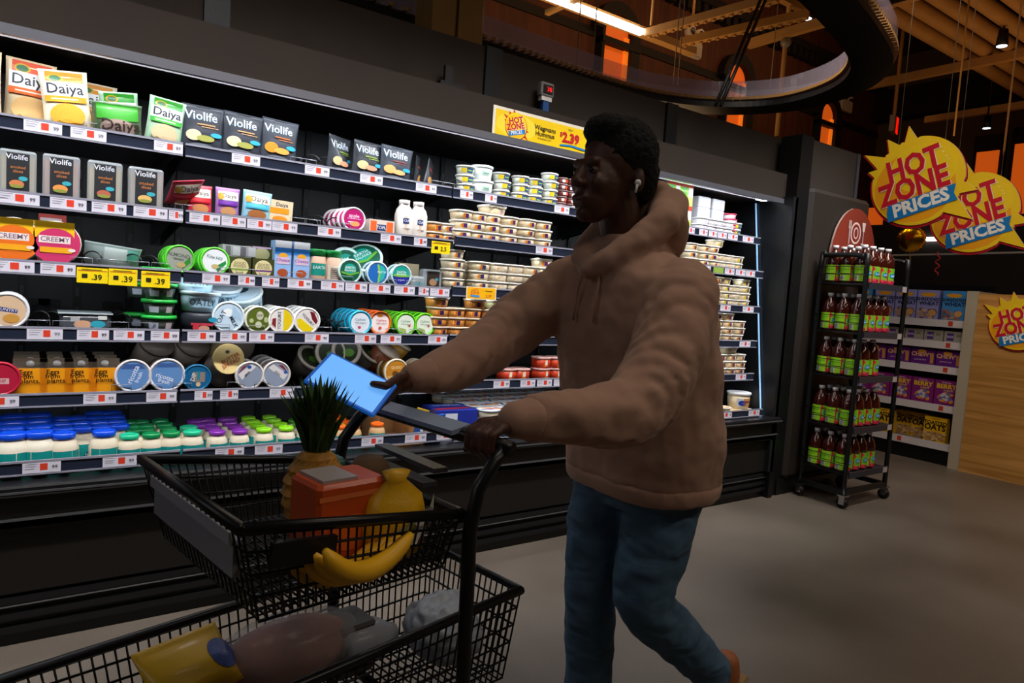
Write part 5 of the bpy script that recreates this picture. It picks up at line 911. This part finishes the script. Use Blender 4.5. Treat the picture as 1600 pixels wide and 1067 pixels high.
BRY = cbox(.2, .245, '#7c2070', [('t', '*BERRY', 0, .185, .06, '#e0b020'), ('t', 'crunch', .02, .15, .03, '#e0c080')]+[('e', random.uniform(-.06, .06), random.uniform(.03, .12), .018, .015, random.choice(['#d88828', '#c8b8c8', '#5c70a8', '#c05070'])) for _ in range(22)]+[('t', 'Wegmans', 0, .225, .02, '#e0b8d0')])
cereal(GY0+.0, .2, .01, 5, 1, .245, BRY, 'magenta berry cereal box')
OAT = cbox(.2, .24, '#e0ac10', [('t', 'Wegmans', 0, .225, .018, '#4a3410'), ('t', '*TOASTED', 0, .185, .047, '#1c1408'), ('t', '*OATS', 0, .14, .075, '#1c1408')]+[('e', random.uniform(-.09, .09), random.uniform(.01, .09), .02, .013, random.choice(['#b08858', '#d0a870', '#8c6840'])) for _ in range(40)])
cereal(GY0+.06, .2, .01, 1, 0, .24, OAT, 'yellow toasted oats box, near one'); 
for k, (yy, dd, l) in enumerate([(GY0+.33, .12, 'set back right of middle'), (GY0+.5, .14, 'set back, dim, middle'), (GY0+.66, .0, 'front one by the rack'), (GY0+.9, .0, 'front one behind the rack posts')]):
    thing('cereal_box', 'yellow toasted oats box, lowest shelf, '+l, 'box', OAT, (GX+.03+dd, yy, lv[0]-.008), (0, 0, -PI/2))
# end panel, wooden gable with its sign
thing('end_upright', 'tall beige end upright of the cereal shelving', 'panel', B().box(GX-.06, GX+.5, GY0-.12, GY0-.02, 0, 1.68, CREAM))
thing('oak_display_end', 'oak veneer display end with a round sign, right edge of photo', 'panel', B().box(GX-.07, GX+.6, .9, GY0-.12, 0.0, 1.66, OAK))
p = hit(1592, 506, 0, GX-.08)
sgn = burst_sign(1592, 507, GX-.085, .225, 'small round yellow HOT ZONE PRICES sign fixed to the oak panel')
# ================================================================ PERSON
def fold_mat(name, hexc, sc, dist, rough=.85, var=.12, sheen=.0, stretch=(1, 1, 1)):
    m = M(name, hexc, rough); nt = m.node_tree; b = nt.nodes['Principled BSDF']; tc = nt.nodes.new('ShaderNodeTexCoord'); mp = nt.nodes.new('ShaderNodeMapping'); mp.inputs['Scale'].default_value = stretch
    n = nt.nodes.new('ShaderNodeTexNoise'); n.inputs['Scale'].default_value = sc; n.inputs['Detail'].default_value = 1.2; n.inputs['Distortion'].default_value = .5
    f = nt.nodes.new('ShaderNodeTexNoise'); f.inputs['Scale'].default_value = 300
    b1 = nt.nodes.new('ShaderNodeBump'); b1.inputs['Distance'].default_value = dist; b1.inputs['Strength'].default_value = .9; b2 = nt.nodes.new('ShaderNodeBump'); b2.inputs['Distance'].default_value = .001; b2.inputs['Strength'].default_value = .4
    nt.links.new(tc.outputs['Object'], mp.inputs[0]); nt.links.new(mp.outputs[0], n.inputs['Vector']); nt.links.new(tc.outputs['Object'], f.inputs['Vector']); nt.links.new(n.outputs['Fac'], b1.inputs['Height']); nt.links.new(b1.outputs[0], b2.inputs['Normal']); nt.links.new(f.outputs['Fac'], b2.inputs['Height']); nt.links.new(b2.outputs[0], b.inputs['Normal'])
    r = nt.nodes.new('ShaderNodeValToRGB'); c = lin(hexc); r.color_ramp.elements[0].color = tuple(q*(1-var) for q in c[:3])+(1,); r.color_ramp.elements[1].color = tuple(q*(1+var) for q in c[:3])+(1,); nt.links.new(f.outputs['Fac'], r.inputs['Fac']); nt.links.new(r.outputs['Color'], b.inputs['Base Color'])
    b.inputs['Sheen Weight'].default_value = sheen; return m
HOOD = fold_mat('tan_fleece', '#ad8772', 3.2, .05, .9, .05, .12, (1, 1, 1.7)); JEAN = fold_mat('blue_denim', '#45637c', 7.0, .035, .8, .25, 0, (1, 1, 2.0))
SKIN = M('dark_brown_skin', '#4a2a1c', .5, bump=.1, bscale=90); HAIR = M('black_curly_hair', '#0b0908', .95, bump=1.0, bscale=110)
def caps(b, p0, p1, r0, r1, m, n=16, k=5, sq=(1, 1)):
    p0 = Vector(p0); p1 = Vector(p1); t = p1-p0; L = t.length; t.normalize(); pts = []; rs = []
    for i in range(k): a = PI/2*(1-i/k)*.98; pts.append(p0-t*r0*math.sin(a)); rs.append(r0*math.cos(a))
    pts += [p0, p1]; rs += [r0, r1]
    for i in range(1, k+1): a = PI/2*(i/k)*.98; pts.append(p1+t*r1*math.sin(a)); rs.append(r1*math.cos(a))
    return b.tube(pts, rs, m, n)
def chain(b, P, R, m):
    for i in range(len(P)-1): caps(b, P[i], P[i+1], R[i], R[i+1], m)
    return b
def sleeve(b, P, R, m, amp=.011, wav=.062, n=30):
    Q = catmull([tuple(p) for p in P], 14); k = len(Q); cum = [0]
    for i in range(1, k): cum.append(cum[-1]+(Q[i]-Q[i-1]).length)
    vs = []; fs = []; up = None; seg = (k-1)/(len(P)-1)
    for i, p in enumerate(Q):
        t = (Q[min(i+1, k-1)]-Q[max(i-1, 0)]).normalized()
        if up is None: up = Vector((0, 0, 1)); 
        a = (up-t*up.dot(t)).normalized(); c = t.cross(a); up = a; j = min(int(i/seg), len(P)-2); f = i/seg-j; r = R[j]*(1-f)+R[j+1]*f
        for q in range(n):
            an = 2*PI*q/n; s = cum[i]+.06*math.cos(an+.9)+.02*math.sin(2*an+i*.11)+.022*math.sin(cum[i]*23+an)
            w_ = (.5+.5*math.sin(an*1.0+cum[i]*9))*math.sin(min(1, i/6)*PI/2)*math.sin(min(1, (k-1-i)/3)*PI/2)
            rr = r+amp*(.45+.55*math.sin(cum[i]*31+2*an+1)**2)*w_*(abs(math.sin(PI*s/wav))**.7*2-1); vs.append(p+(a*math.cos(an)+c*math.sin(an))*rr)
    for i in range(k-1):
        for q in range(n): fs.append((i*n+q, i*n+(q+1) % n, (i+1)*n+(q+1) % n, (i+1)*n+q))
    fs += [tuple(range(n-1, -1, -1)), tuple((k-1)*n+q for q in range(n))]; b.add(vs, fs, m, True)
    caps(b, P[0], Vector(P[0])+(Vector(P[1])-Vector(P[0]))*.1, R[0]*.97, R[0]*.95, m); return b
def loft(b, rings, m, n=28):
    vs = []; fs = []
    for (x, y, z, rx, ry) in rings:
        for i in range(n):
            a = 2*PI*i/n; ca, sa = math.cos(a), math.sin(a); k = (abs(ca)**2.5+abs(sa)**2.5)**(-1/2.5); vs.append((x+rx*ca*k, y+ry*sa*k, z))
    for j in range(len(rings)-1):
        for i in range(n): fs.append((j*n+i, j*n+(i+1) % n, (j+1)*n+(i+1) % n, (j+1)*n+i))
    fs += [tuple(range(n-1, -1, -1)), tuple((len(rings)-1)*n+i for i in range(n))]
    return b.add(vs, fs, m, True)
def remesh(b, name, vox, sm=6, m=None, disp=None):
    o = bpy.data.objects.new('tmp', b.mesh('tmp')); COL.objects.link(o)
    r = o.modifiers.new('r', 'REMESH'); r.mode = 'VOXEL'; r.voxel_size = vox; r.use_smooth_shade = True
    s = o.modifiers.new('s', 'SMOOTH'); s.iterations = sm; s.factor = .5
    if disp:
        tx = bpy.data.textures.new(name+'_folds', 'CLOUDS'); tx.noise_scale = disp[1]; tx.noise_depth = 2; d = o.modifiers.new('d', 'DISPLACE'); d.texture = tx; d.strength = disp[0]; d.mid_level = .5; d.texture_coords = 'LOCAL'
    bpy.context.view_layer.update(); ev = o.evaluated_get(bpy.context.evaluated_depsgraph_get()); me = bpy.data.meshes.new_from_object(ev); me.name = name
    bpy.data.objects.remove(o); me.materials.clear(); me.materials.append(m or b.mats[0]); me.polygons.foreach_set('use_smooth', [True]*len(me.polygons)); return me
PB = B(); sk = SKIN; YC = 1.40
HX, HY, HZ = 1.305, 1.40, 1.765
PB.ball((HX, HY, HZ), (.098, .077, .098), sk, 24, 16); PB.ball((1.25, HY, 1.70), (.068, .062, .092), sk, 20, 14)
PB.ball((1.232, HY, 1.655), (.052, .05, .06), sk, 18, 12); PB.ball((1.205, HY, 1.617), (.024, .026, .022), sk)
caps(PB, (1.192, HY, 1.74), (1.168, HY, 1.697), .010, .0155, sk); caps(PB, (1.172, HY-.014, 1.692), (1.172, HY+.014, 1.692), .010, .010, sk)
caps(PB, (1.198, HY-.035, 1.75), (1.198, HY+.035, 1.75), .013, .013, sk); caps(PB, (1.185, HY-.02, 1.657), (1.185, HY+.02, 1.657), .0095, .0095, sk); caps(PB, (1.187, HY-.016, 1.644), (1.187, HY+.016, 1.644), .010, .010, sk)
for sy in (-1, 1):
    PB.ball((1.215, HY+sy*.04, 1.695), (.024, .02, .026), sk); PB.ball((1.32, HY+sy*.079, 1.715), (.017, .011, .033), sk)
caps(PB, (1.315, HY, 1.68), (1.375, HY, 1.48), .056, .062, sk)
chain(PB, [(1.39, YC, 1.44), (1.43, YC, 1.25), (1.49, YC, .98)], [.10, .11, .11], sk)
# arms (inside the sleeves) and legs (inside the jeans)
LS, LE, LW = (1.40, 1.20, 1.43), (1.17, 1.13, 1.15), (.85, 1.135, 1.135)
RS, RE, RW = (1.35, 1.60, 1.43), (1.13, 1.65, 1.25), (.80, 1.53, 1.165)
chain(PB, [(1.39, YC, 1.43), LS, LE, LW], [.06, .05, .038, .028], sk); chain(PB, [(1.39, YC, 1.43), RS, RE, RW], [.06, .05, .038, .028], sk)
chain(PB, [(1.49, 1.46, .95), (1.44, 1.5, .52), (1.455, 1.5, .09)], [.08, .05, .036], sk); chain(PB, [(1.49, 1.34, .95), (1.44, 1.30, .53), (1.80, 1.28, .22)], [.08, .05, .036], sk)
caps(PB, (1.455, 1.5, .07), (1.28, 1.5, .045), .034, .028, sk); caps(PB, (1.80, 1.28, .2), (1.71, 1.28, .06), .034, .028, sk)
# handle axis of the cart (shared with the hand)
CO = Vector((.745, 1.36, 0)); CT = math.radians(9.4); cfx = Vector((math.cos(CT), math.sin(CT), 0)); cfy = Vector((-math.sin(CT), math.cos(CT), 0))
def CW(lx, ly, z): return CO+cfx*lx+cfy*ly+Vector((0, 0, z))
HZH = 1.085
# left hand over the handle
hc = CW(0.0, -.215, HZH)                      # middle of the grip
palm = [CW(.045, -.215, HZH+.035), CW(.0, -.215, HZH+.034)]
for d in (-.028, -.009, .010, .029): caps(PB, CW(.075, -.215+d*.7, HZH+.036), CW(.0, -.215+d*1.05, HZH+.036), .0145, .0125, sk)
caps(PB, Vector(LW), CW(.085, -.22, HZH+.04), .026, .024, sk)
for d, L in ((-.031, .85), (-.0105, 1.0), (.010, 1.02), (.0305, .95)):
    y = -.215+d*1.08
    chain(PB, [CW(.0, y, HZH+.036), CW(-.032*L, y, HZH+.024), CW(-.036*L, y, HZH-.006), CW(-.014, y, HZH-.026)], [.0095, .009, .0085, .0075], sk)
chain(PB, [CW(.055, -.185, HZH+.028), CW(.035, -.155, HZH+.008), CW(.012, -.150, HZH-.016), CW(-.008, -.150, HZH-.026)], [.014, .0115, .0095, .0085], sk)
# right hand pinching the tablet
TC = hit(549, 599, 1, 1.45); tn = Vector((-.12, -.62, .78)).normalized()
def onpl(px, py):
    d = Vector(ray(px, py)); o = Vector((0, 0, H)); t = (Vector(TC)-o).dot(tn)/d.dot(tn); return o+d*t
tu = (onpl(600, 626)-onpl(497, 574)).normalized(); tv = tn.cross(tu).normalized()
TL, TW = .088, .058
q = Vector(TC)+tu*(TL-.012)+tv*.005
pc = Vector(RW)+Vector((-.055, -.02, -.012))
caps(PB, Vector(RW), pc, .025, .024, sk)
for d in (-.026, -.009, .009, .026): caps(PB, pc+tv*d*.7, pc.lerp(q, .55)+tv*d-tn*.012, .014, .011, sk)
for d, L in ((-.028, .03), (-.0095, .045), (.0095, .048), (.028, .038)):
    k0 = pc.lerp(q, .55)+tv*d-tn*.012; chain(PB, [k0, k0.lerp(q+tv*d, .6)-tn*.014, q+tv*d-tu*L*.4-tn*.0165, q+tv*d-tu*L-tn*.0145], [.009, .0088, .0083, .0075], sk)
t0 = pc+tv*.03+tn*.006; chain(PB, [t0, pc.lerp(q, .5)+tv*.036+tn*.014, q+tv*.02+tn*.0155-tu*.005, q+tv*.012+tn*.0125-tu*.032], [.014, .0115, .0098, .0088], sk)
body = remesh(PB, 'person', .0042, 4, SKIN)
P = link('person', body); props(P, 'person in a tan hoodie and blue jeans pushing a cart, holding a blue tablet', 'person')
# hoodie
HB = B(); hm = HOOD
loft(HB, [(1.50, 1.40, .865, .165, .225), (1.50, 1.40, .90, .185, .24), (1.495, 1.40, 1.0, .19, .25), (1.465, 1.40, 1.12, .19, .25), (1.435, 1.40, 1.26, .185, .25), (1.41, 1.40, 1.38, .17, .25), (1.39, 1.40, 1.46, .135, .215), (1.375, 1.40, 1.52, .10, .15), (1.365, 1.40, 1.57, .075, .085)], hm)
sleeve(HB, [(1.40, 1.215, 1.425), (1.30, 1.15, 1.28), (1.165, 1.125, 1.15), (1.02, 1.13, 1.135), (.90, 1.135, 1.133), (.865, 1.135, 1.133)], [.098, .092, .083, .066, .05, .044], hm)
sleeve(HB, [(1.35, 1.59, 1.425), (1.24, 1.63, 1.34), (1.13, 1.645, 1.255), (.98, 1.59, 1.205), (.86, 1.545, 1.175), (.825, 1.535, 1.17)], [.10, .09, .082, .066, .05, .043], hm)
# hood lying round the neck and rising behind the head
chain(HB, [(1.235, 1.40, 1.47), (1.26, 1.345, 1.50), (1.32, 1.305, 1.55), (1.40, 1.30, 1.61), (1.47, 1.35, 1.66), (1.485, 1.40, 1.67), (1.47, 1.45, 1.66), (1.40, 1.50, 1.61), (1.32, 1.495, 1.55), (1.26, 1.455, 1.50), (1.235, 1.40, 1.47)], [.03, .036, .043, .05, .055, .057, .055, .05, .043, .036, .03], hm)
HB.ball((1.47, 1.40, 1.60), (.075, .12, .11), hm); caps(HB, (1.455, 1.37, 1.70), (1.455, 1.43, 1.70), .034, .034, hm)
hoodm = remesh(HB, 'hoodie', .0075, 3, HOOD, (.024, .11)); ho = link('hoodie', hoodm, P); ho['label'] = 'tan pullover hoodie with baggy sleeves'
for c_, d_, r_ in (((.868, 1.135, 1.133), (-1, 0.0, 0), .047), ((.828, 1.535, 1.17), (-.95, -.25, -.1), .046)):
    c_ = Vector(c_); d_ = Vector(d_).normalized(); link('cuff', remesh(caps(B(), c_+d_*.0, c_+d_*.035, r_, r_*.86, HOOD), 'cuff', .006, 2, HOOD), ho)
link('waistband', remesh(loft(B(), [(1.50, 1.40, .845, .172, .232), (1.50, 1.40, .86, .182, .24), (1.50, 1.40, .89, .188, .245), (1.50, 1.40, .90, .17, .23)], HOOD), 'waistband', .009, 3, HOOD, (.01, .06)), ho)
dr = B()
for sy in (-1, 1): dr.tube([(1.245, 1.40+sy*.035, 1.46), (1.235, 1.40+sy*.04, 1.42), (1.228, 1.40+sy*.042, 1.33)], .0035, HOOD, 6)
link('drawstring', dr, ho)
# jeans
JB_ = B()
loft(JB_, [(1.49, 1.40, .80, .12, .17), (1.49, 1.40, .86, .15, .2), (1.49, 1.40, .97, .155, .2)], JEAN)
sleeve(JB_, [(1.475, 1.485, .90), (1.445, 1.50, .70), (1.43, 1.50, .52), (1.44, 1.5, .30), (1.455, 1.50, .09)], [.115, .098, .082, .074, .07], JEAN, .005, .085)
sleeve(JB_, [(1.52, 1.325, .88), (1.485, 1.31, .72), (1.45, 1.30, .545), (1.60, 1.29, .40), (1.775, 1.28, .245)], [.122, .105, .084, .074, .062], JEAN, .005, .09)
je = link('jeans', remesh(JB_, 'jeans', .008, 3, JEAN, (.014, .06)), P); je['label'] = 'blue denim jeans with creased legs'
SHO = M('tan_leather', '#a8623a', .5, bump=.2, bscale=60); SOL = M('rubber_sole', '#c8a878', .7)
def shoe(ax_, heel, toe):
    b = B(); h_ = Vector(heel); t_ = Vector(toe); caps(b, h_, t_, .046, .04, SHO); caps(b, h_+Vector((0, 0, .05)), h_+Vector((0, 0, .02)), .042, .046, SHO)
    s = link('shoe', remesh(b, 'shoe', .006, 4, SHO), P); n = B(); d = (t_-h_).normalized(); up_ = Vector((0, 1, 0)).cross(d); up_ = -up_ if up_.z > 0 else up_
    n.bar(h_-d*.045+up_*.042, t_+d*.04+up_*.038, .085, .022, SOL); link('sole', n, s)
shoe(None, (1.47, 1.5, .056), (1.27, 1.5, .052)); shoe(None, (1.835, 1.28, .21), (1.715, 1.28, .07))
# hair, eyes, brows, mouth line
HR = B(); HR.ball((1.325, HY, 1.795), (.108, .094, .098), HAIR, 24, 16); HR.ball((1.37, HY, 1.74), (.062, .083, .09), HAIR, 20, 12); HR.ball((1.27, HY, 1.845), (.07, .07, .045), HAIR)
link('hair', remesh(HR, 'hair', .006, 2, HAIR, (.012, .012)), P)
for sy in (-1, 1):
    e = link('eye', B().ball((1.1985, HY+sy*.031, 1.728), (.011, .013, .011), M('eye_white', '#5c4c44', .4)), P); link('iris', B().ball((1.1905, HY+sy*.031, 1.728), (.0048, .0085, .0085), M('dark_iris', '#0c0604', .15)), e)
    link('eyebrow', B().tube([(1.193, HY+sy*.016, 1.754), (1.195, HY+sy*.028, 1.758), (1.209, HY+sy*.042, 1.754)], .003, HAIR, 6), P)
link('mouth', B().tube([(1.183, HY-.024, 1.651), (1.1755, HY, 1.651), (1.183, HY+.024, 1.651)], .0022, M('mouth_line', '#1c0c08', .7), 6), P)
thing('earbud', 'white wireless earbud in the left ear of the person', 'earbud', B().ball((1.306, HY-.088, 1.705), .009, '#e8e8e8').tube([(1.303, HY-.09, 1.705), (1.296, HY-.092, 1.678)], .0035, '#e8e8e8', 8))
# tablet
tb_ = B(); R3 = Matrix((tu, tv, tn)).transposed()
o = thing('tablet', 'small bright blue tablet held up in the right hand of the person', 'tablet', [('case', B().box(-TL, TL, -TW, TW, -.005, .003, M('glowing_blue_case', '#1464c8', .4, emit=.35), bev=.003)), ('screen', B().box(-TL+.008, TL-.008, -TW+.007, TW-.007, .0032, .004, M('glowing_screen', '#6cb4ff', .3, emit=.8)))], TC)  # brightness put in as emission, on the case as well as the screen
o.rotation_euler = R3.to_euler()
# ================================================================ SHOPPING CART
CB = M('cart_black_plastic', '#0e0e10', .35); CG = M('cart_grey', '#4a4c54', .35, metal=.3); CWI = M('cart_wire', '#131316', .35, metal=.3)
def tubeL(b, pts, r, m, n=8): return b.tube([CW(*p) for p in pts], r, m, n)
def basket(x0, x1, y0, y1, zf, zr, zb_, nx, ny, nz, m, rim=.011, inset=.04):
    """wire basket: x0 front, x1 rear; zf/zr rim height at front/rear; zb_ floor"""
    zr_ = lambda x: zf+(zr-zf)*(x-x0)/(x1-x0); parts = []
    b = B(); tubeL(b, [(x0, y0, zf), (x1, y0, zr), (x1, y1, zr), (x0, y1, zf), (x0, y0, zf)], rim, CB); parts.append(('rim', b))
    for name, y in (('side_mesh', y0), ('side_mesh', y1)):
        b = B(); yi = y+(inset if y == y0 else -inset)*.5
        for i in range(nx+1): x = x0+(x1-x0)*i/nx; xb = x0+inset+(x1-x0-inset*1.5)*i/nx; tubeL(b, [(x, y, zr_(x)), (xb, yi, zb_)], .0022, m, 5)
        for k in range(1, nz): f = k/nz; tubeL(b, [(x0+inset*f, y+(yi-y)*f, zf+(zb_-zf)*f), (x1-inset*.5*f, y+(yi-y)*f, zr+(zb_-zr)*f)], .0028, m, 5)
        parts.append((name, b))
    for name, x, z in (('front_mesh', x0, zf), ('rear_mesh', x1, zr)):
        b = B(); xb = x+(inset if x == x0 else -inset*.5)
        for i in range(ny+1): y = y0+(y1-y0)*i/ny; tubeL(b, [(x, y, z), (xb, y0+inset*.5+(y1-y0-inset)*i/ny, zb_)], .0022, m, 5)
        for k in range(1, nz): f = k/nz; tubeL(b, [(x+(xb-x)*f, y0+inset*.5*f, z+(zb_-z)*f), (x+(xb-x)*f, y1-inset*.5*f, z+(zb_-z)*f)], .0028, m, 5)
        parts.append((name, b))
    b = B()
    for i in range(nx+1): x = x0+inset+(x1-x0-inset*1.5)*i/nx; tubeL(b, [(x, y0+inset*.5, zb_), (x, y1-inset*.5, zb_)], .0022, m, 5)
    for i in range(0, ny+1, 2): y = y0+inset*.5+(y1-y0-inset)*i/ny; tubeL(b, [(x0+inset, y, zb_-.004), (x1-inset*.5, y, zb_-.004)], .0028, m, 5)
    parts.append(('floor_mesh', b)); return parts
cp = []
def holder(nm, parts):      # first part becomes the holder, the rest its pieces
    return (nm, parts[0][1], parts[1:])
cp.append(holder('upper_basket', basket(-.53, -.10, -.25, .22, 1.02, .965, .862, 26, 22, 4, CWI)))
cp.append(holder('lower_basket', basket(-.82, .17, -.17, .18, .665, .71, .50, 50, 18, 5, CWI)))
b = B()
for y in (-.262, .235):
    tubeL(b, [(-.06, y, .09), (-.075, y, .5), (-.085, y, .93), (-.07, y, 1.01), (-.03, y, 1.06), (.0, y*.98, HZH)], .0145, CB, 10); tubeL(b, [(-.06, y, .14), (-.5, y*.8, .12), (-.78, y*.6, .12)], .014, CB, 10); tubeL(b, [(-.075, y, .45), (-.78, y*.66, .49)], .012, CB, 10)
for zz_ in (.955, .48): tubeL(b, [(-.085, -.262, zz_), (-.085, .235, zz_)], .011, CB, 8)
cp.append(('frame', b))
cp.append(('handle', tubeL(B(), [(0, -.275, HZH), (0, .25, HZH)], .016, CB, 14), [('handle_plate', B().add([CW(a, y, z) for a, y, z in ((-.034, -.13, HZH+.012), (-.034, .21, HZH+.012), (.018, .21, HZH+.022), (.018, -.13, HZH+.022), (-.034, -.13, HZH+.002), (-.034, .21, HZH+.002), (.018, .21, HZH+.01), (.018, -.13, HZH+.01))], [(0, 3, 2, 1), (4, 5, 6, 7), (0, 1, 5, 4), (1, 2, 6, 5), (2, 3, 7, 6), (3, 0, 4, 7)], M('pale_blue_plate', '#8c9cb4', .35)))]))
for y0_, y1_ in ((1.035, 1), (.985, 1)): pass
cp.append(('seat_bar', B().bar(hit(596, 696, 1, 1.52), hit(689, 735, 1, 1.24), .035, .01, CG))); cp.append(('seat_bar', B().bar(hit(580, 718, 1, 1.50), hit(672, 757, 1, 1.22), .035, .01, CG)))
cp.append(('front_plate', B().bar(CW(-.515, -.2, .955), CW(-.515, .17, .955), .012, .06, M('pale_plate', '#8c8c92', .4)).bar(CW(-.526, -.2, .99), CW(-.526, .17, .99), .006, .02, M('pale_plate2', '#a8a8ae', .4))))
cp.append(('side_panel', B().bar(CW(-.49, -.262, .975), CW(-.38, -.262, .965), .012, .04, CB)))
for x, y in ((-.08, -.25), (-.08, .22), (-.74, -.16), (-.74, .14)):
    c = CW(x, y, .05); cp.append(('caster', B().tube([c-cfy*.012, c+cfy*.012], .05, M('caster_rubber', '#2a2a2c', .6), 16), [('fork', B().bar(c+cfy*.018, c+cfy*.018+Vector((0, 0, .075)), .02, .004, CHROME).bar(c-cfy*.018, c-cfy*.018+Vector((0, 0, .075)), .02, .004, CHROME).bar(c-cfy*.02+Vector((0, 0, .075)), c+cfy*.02+Vector((0, 0, .075)), .02, .006, CHROME))]))
thing('shopping_cart', 'small black two-tier wire shopping cart with groceries', 'shopping cart', cp)
# ---- groceries in the upper basket (floor .862)
UF = .863
pn = CW(-.235, .07, UF)
pb_ = B(); n1, n2 = 16, 14; vs = []; fs = []
for j in range(n2+1):
    t = j/n2; r = .058*math.sin(PI*(.12+.80*t))**.6
    for i in range(n1):
        a = 2*PI*(i+.5*(j % 2))/n1; k = 1+(.05 if j % 2 else -.03); vs.append((r*k*math.cos(a), r*k*math.sin(a), .15*t))
for j in range(n2):
    for i in range(n1): fs.append((j*n1+i, j*n1+(i+1) % n1, (j+1)*n1+(i+1) % n1, (j+1)*n1+i))
fs += [tuple(range(n1-1, -1, -1)), tuple(n2*n1+i for i in range(n1))]
pb_.add(vs, fs, M('pineapple_skin', '#b07c28', .6, bump=.6, bscale=40, vary=.35))
cr = B()
random.seed(3)
for k in range(46):
    f = k/45; a = k*2.4; L = .105*(1-.2*f)+.02; tilt = .36*(1-f)+.04; dr_ = Vector((math.cos(a)*math.sin(tilt), math.sin(a)*math.sin(tilt), math.cos(tilt))); sd_ = Vector((-math.sin(a), math.cos(a), 0)); base = Vector((math.cos(a)*.016, math.sin(a)*.016, .14+.05*f)); w_ = .011
    m1 = base+dr_*L*.5; m2 = base+dr_*L+Vector((math.cos(a), math.sin(a), -.3))*L*.12
    cr.add([base-sd_*w_, base+sd_*w_, m1+sd_*w_*.8, m1-sd_*w_*.8, m2, base+dr_.cross(sd_)*.004, m1+dr_.cross(sd_)*.005], [(0, 5, 6, 3), (5, 1, 2, 6), (3, 6, 4), (6, 2, 4)], M('pineapple_leaf', '#3a5a26', .55))
thing('pineapple', 'whole pineapple standing in the upper cart basket, leaves up', 'pineapple', [('fruit', pb_), ('crown', cr)], pn, (0, 0, 0), scale=(1.15, 1.15, 1.15))
def ctn(lx, ly, z, w_, d_, h_, col, label, name, tilt=0, arts=None, cat='box', top_=None):
    pk = asm([('body', B().box(-w_/2, w_/2, -d_/2, d_/2, 0, h_, col, bev=.008))]+([('print', B().art(front(-d_/2-.0006), arts, .0006))] if arts else [])+([('lid', B().box(-w_/2*.8, w_/2*.2, -d_/2*.8, d_/2*.8, h_, h_+.006, top_))] if top_ else []))
    thing(name, label, cat, pk, CW(lx, ly, z), (tilt, 0, CT))
ctn(-.275, -.09, UF, .145, .11, .165, '#c8501c', 'orange carton standing below the pineapple in the upper basket', 'juice_carton', arts=[('r', -.07, .135, .07, .145, '#e07840'), ('e', .0, .07, .05, .035, '#d8641c')], top_='#a8a09c')
ctn(-.21, .10, UF, .09, .08, .15, '#3c6c64', 'dark teal carton behind the orange carton', 'tea_carton')
# bananas: one bunch thing with fruits as parts
bn = []
for k in range(4):
    pts = []; rs = []
    for i in range(11):
        t = i/10; a = -1.05+2.1*t; pts.append((.115*math.sin(a)+.0, -.028*k+.01*math.sin(a*2), .095-.1*math.cos(a)+.012*k)); rs.append(.019*math.sin(PI*(.1+.8*t))**.5*(1 if .05 < t < .95 else .55))
    bn.append(('banana', B().tube(pts, rs, M('banana_peel', '#eeb41c', .45, vary=.12, bscale=8), 8)))
bn.append(('stem', B().tube([(.10, -.04, .05), (.135, -.04, .085)], [.012, .009], M('banana_stem', '#6c6420', .6))))
thing('banana_bunch', 'bunch of ripe yellow bananas lying at the near side of the basket', 'bananas', bn, CW(-.335, -.19, UF+.02), (0, .12, CT+.1))
yb_ = asm([('bag', B().lathe([(.03, 0), (.062, .02), (.068, .07), (.055, .12), (.02, .15), (.028, .165), (.0001, .17)], M('yellow_net_bag', '#d8a414', .4, bump=.3, bscale=30), 18, sy=.75)), ('label', B().art(curved(.0685, .0685, .2), [('p', [(-.065, .05), (.03, .11), (.05, .13), (.055, .1), (.0, .05), (-.06, .035)], '#c8c4bc')], .004))])
thing('fruit_bag', 'yellow bag with white label beside the orange carton', 'bag', yb_, CW(-.185, -.15, UF), (0, 0, CT), scale=(1.05, 1.05, 1.05))
thing('brown_loaf', 'small brown paper bag behind the yellow bag', 'bag', B().lathe([(.04, 0), (.05, .03), (.045, .13), (.03, .15), (.0001, .15)], M('brown_paper', '#5c4428', .8), 12), CW(-.12, .04, UF))
# ---- groceries in the lower basket (floor .562)
LF = .504
thing('bread_bag', 'clear plastic bag of reddish brown bread in the lower front basket', 'bread', [('loaf', B().ball((0, 0, .07), (.15, .075, .065), M('bread_crust', '#a0604a', .7, vary=.3, bscale=12), 18, 10)), ('wrapper', B().ball((0.0, 0, .072), (.175, .085, .078), M('cling_film', '#c8c4c8', .12, alpha=.3, bump=.8, bscale=18), 20, 12))], Vector(hit(450, 1015, 2, LF+.09))-Vector((0, 0, .07)), (0, 0, CT))
thing('chips_bag', 'yellow and blue snack bag lying left in the lower basket', 'bag', pouch(.17, .13, .06, '#d8ac14', [('e', .06, .06, .03, .035, '#26408c')]), Vector(hit(318, 1090, 2, LF+.1)), (-.9, 0, CT+.2))
thing('plastic_bag', 'crumpled white plastic bag at the rear of the lower basket', 'bag', remesh(B().ball((0, 0, .06), (.09, .12, .07), '#c8ccd4').ball((.03, .02, .09), (.05, .06, .05), '#c8ccd4'), 'plastic_bag', .008, 1, M('white_film', '#a4acb8', .3, bump=.8, bscale=14), (.03, .03)), CW(.085, -.0, LF+.01))
thing('milk_jug', 'pale grey jug lying in the middle of the lower basket', 'jug', B().lathe([(.05, 0), (.06, .02), (.06, .13), (.03, .17), (.025, .19), (.0001, .19)], '#8c9098', 16), CW(-.16, .07, LF+.065), (0, PI/2, CT), scale=(.8, .8, .8))
ctn(-.12, .1, LF, .1, .1, .12, '#3c3430', 'dark brown carton in the lower basket by the frame post', 'coffee_carton')
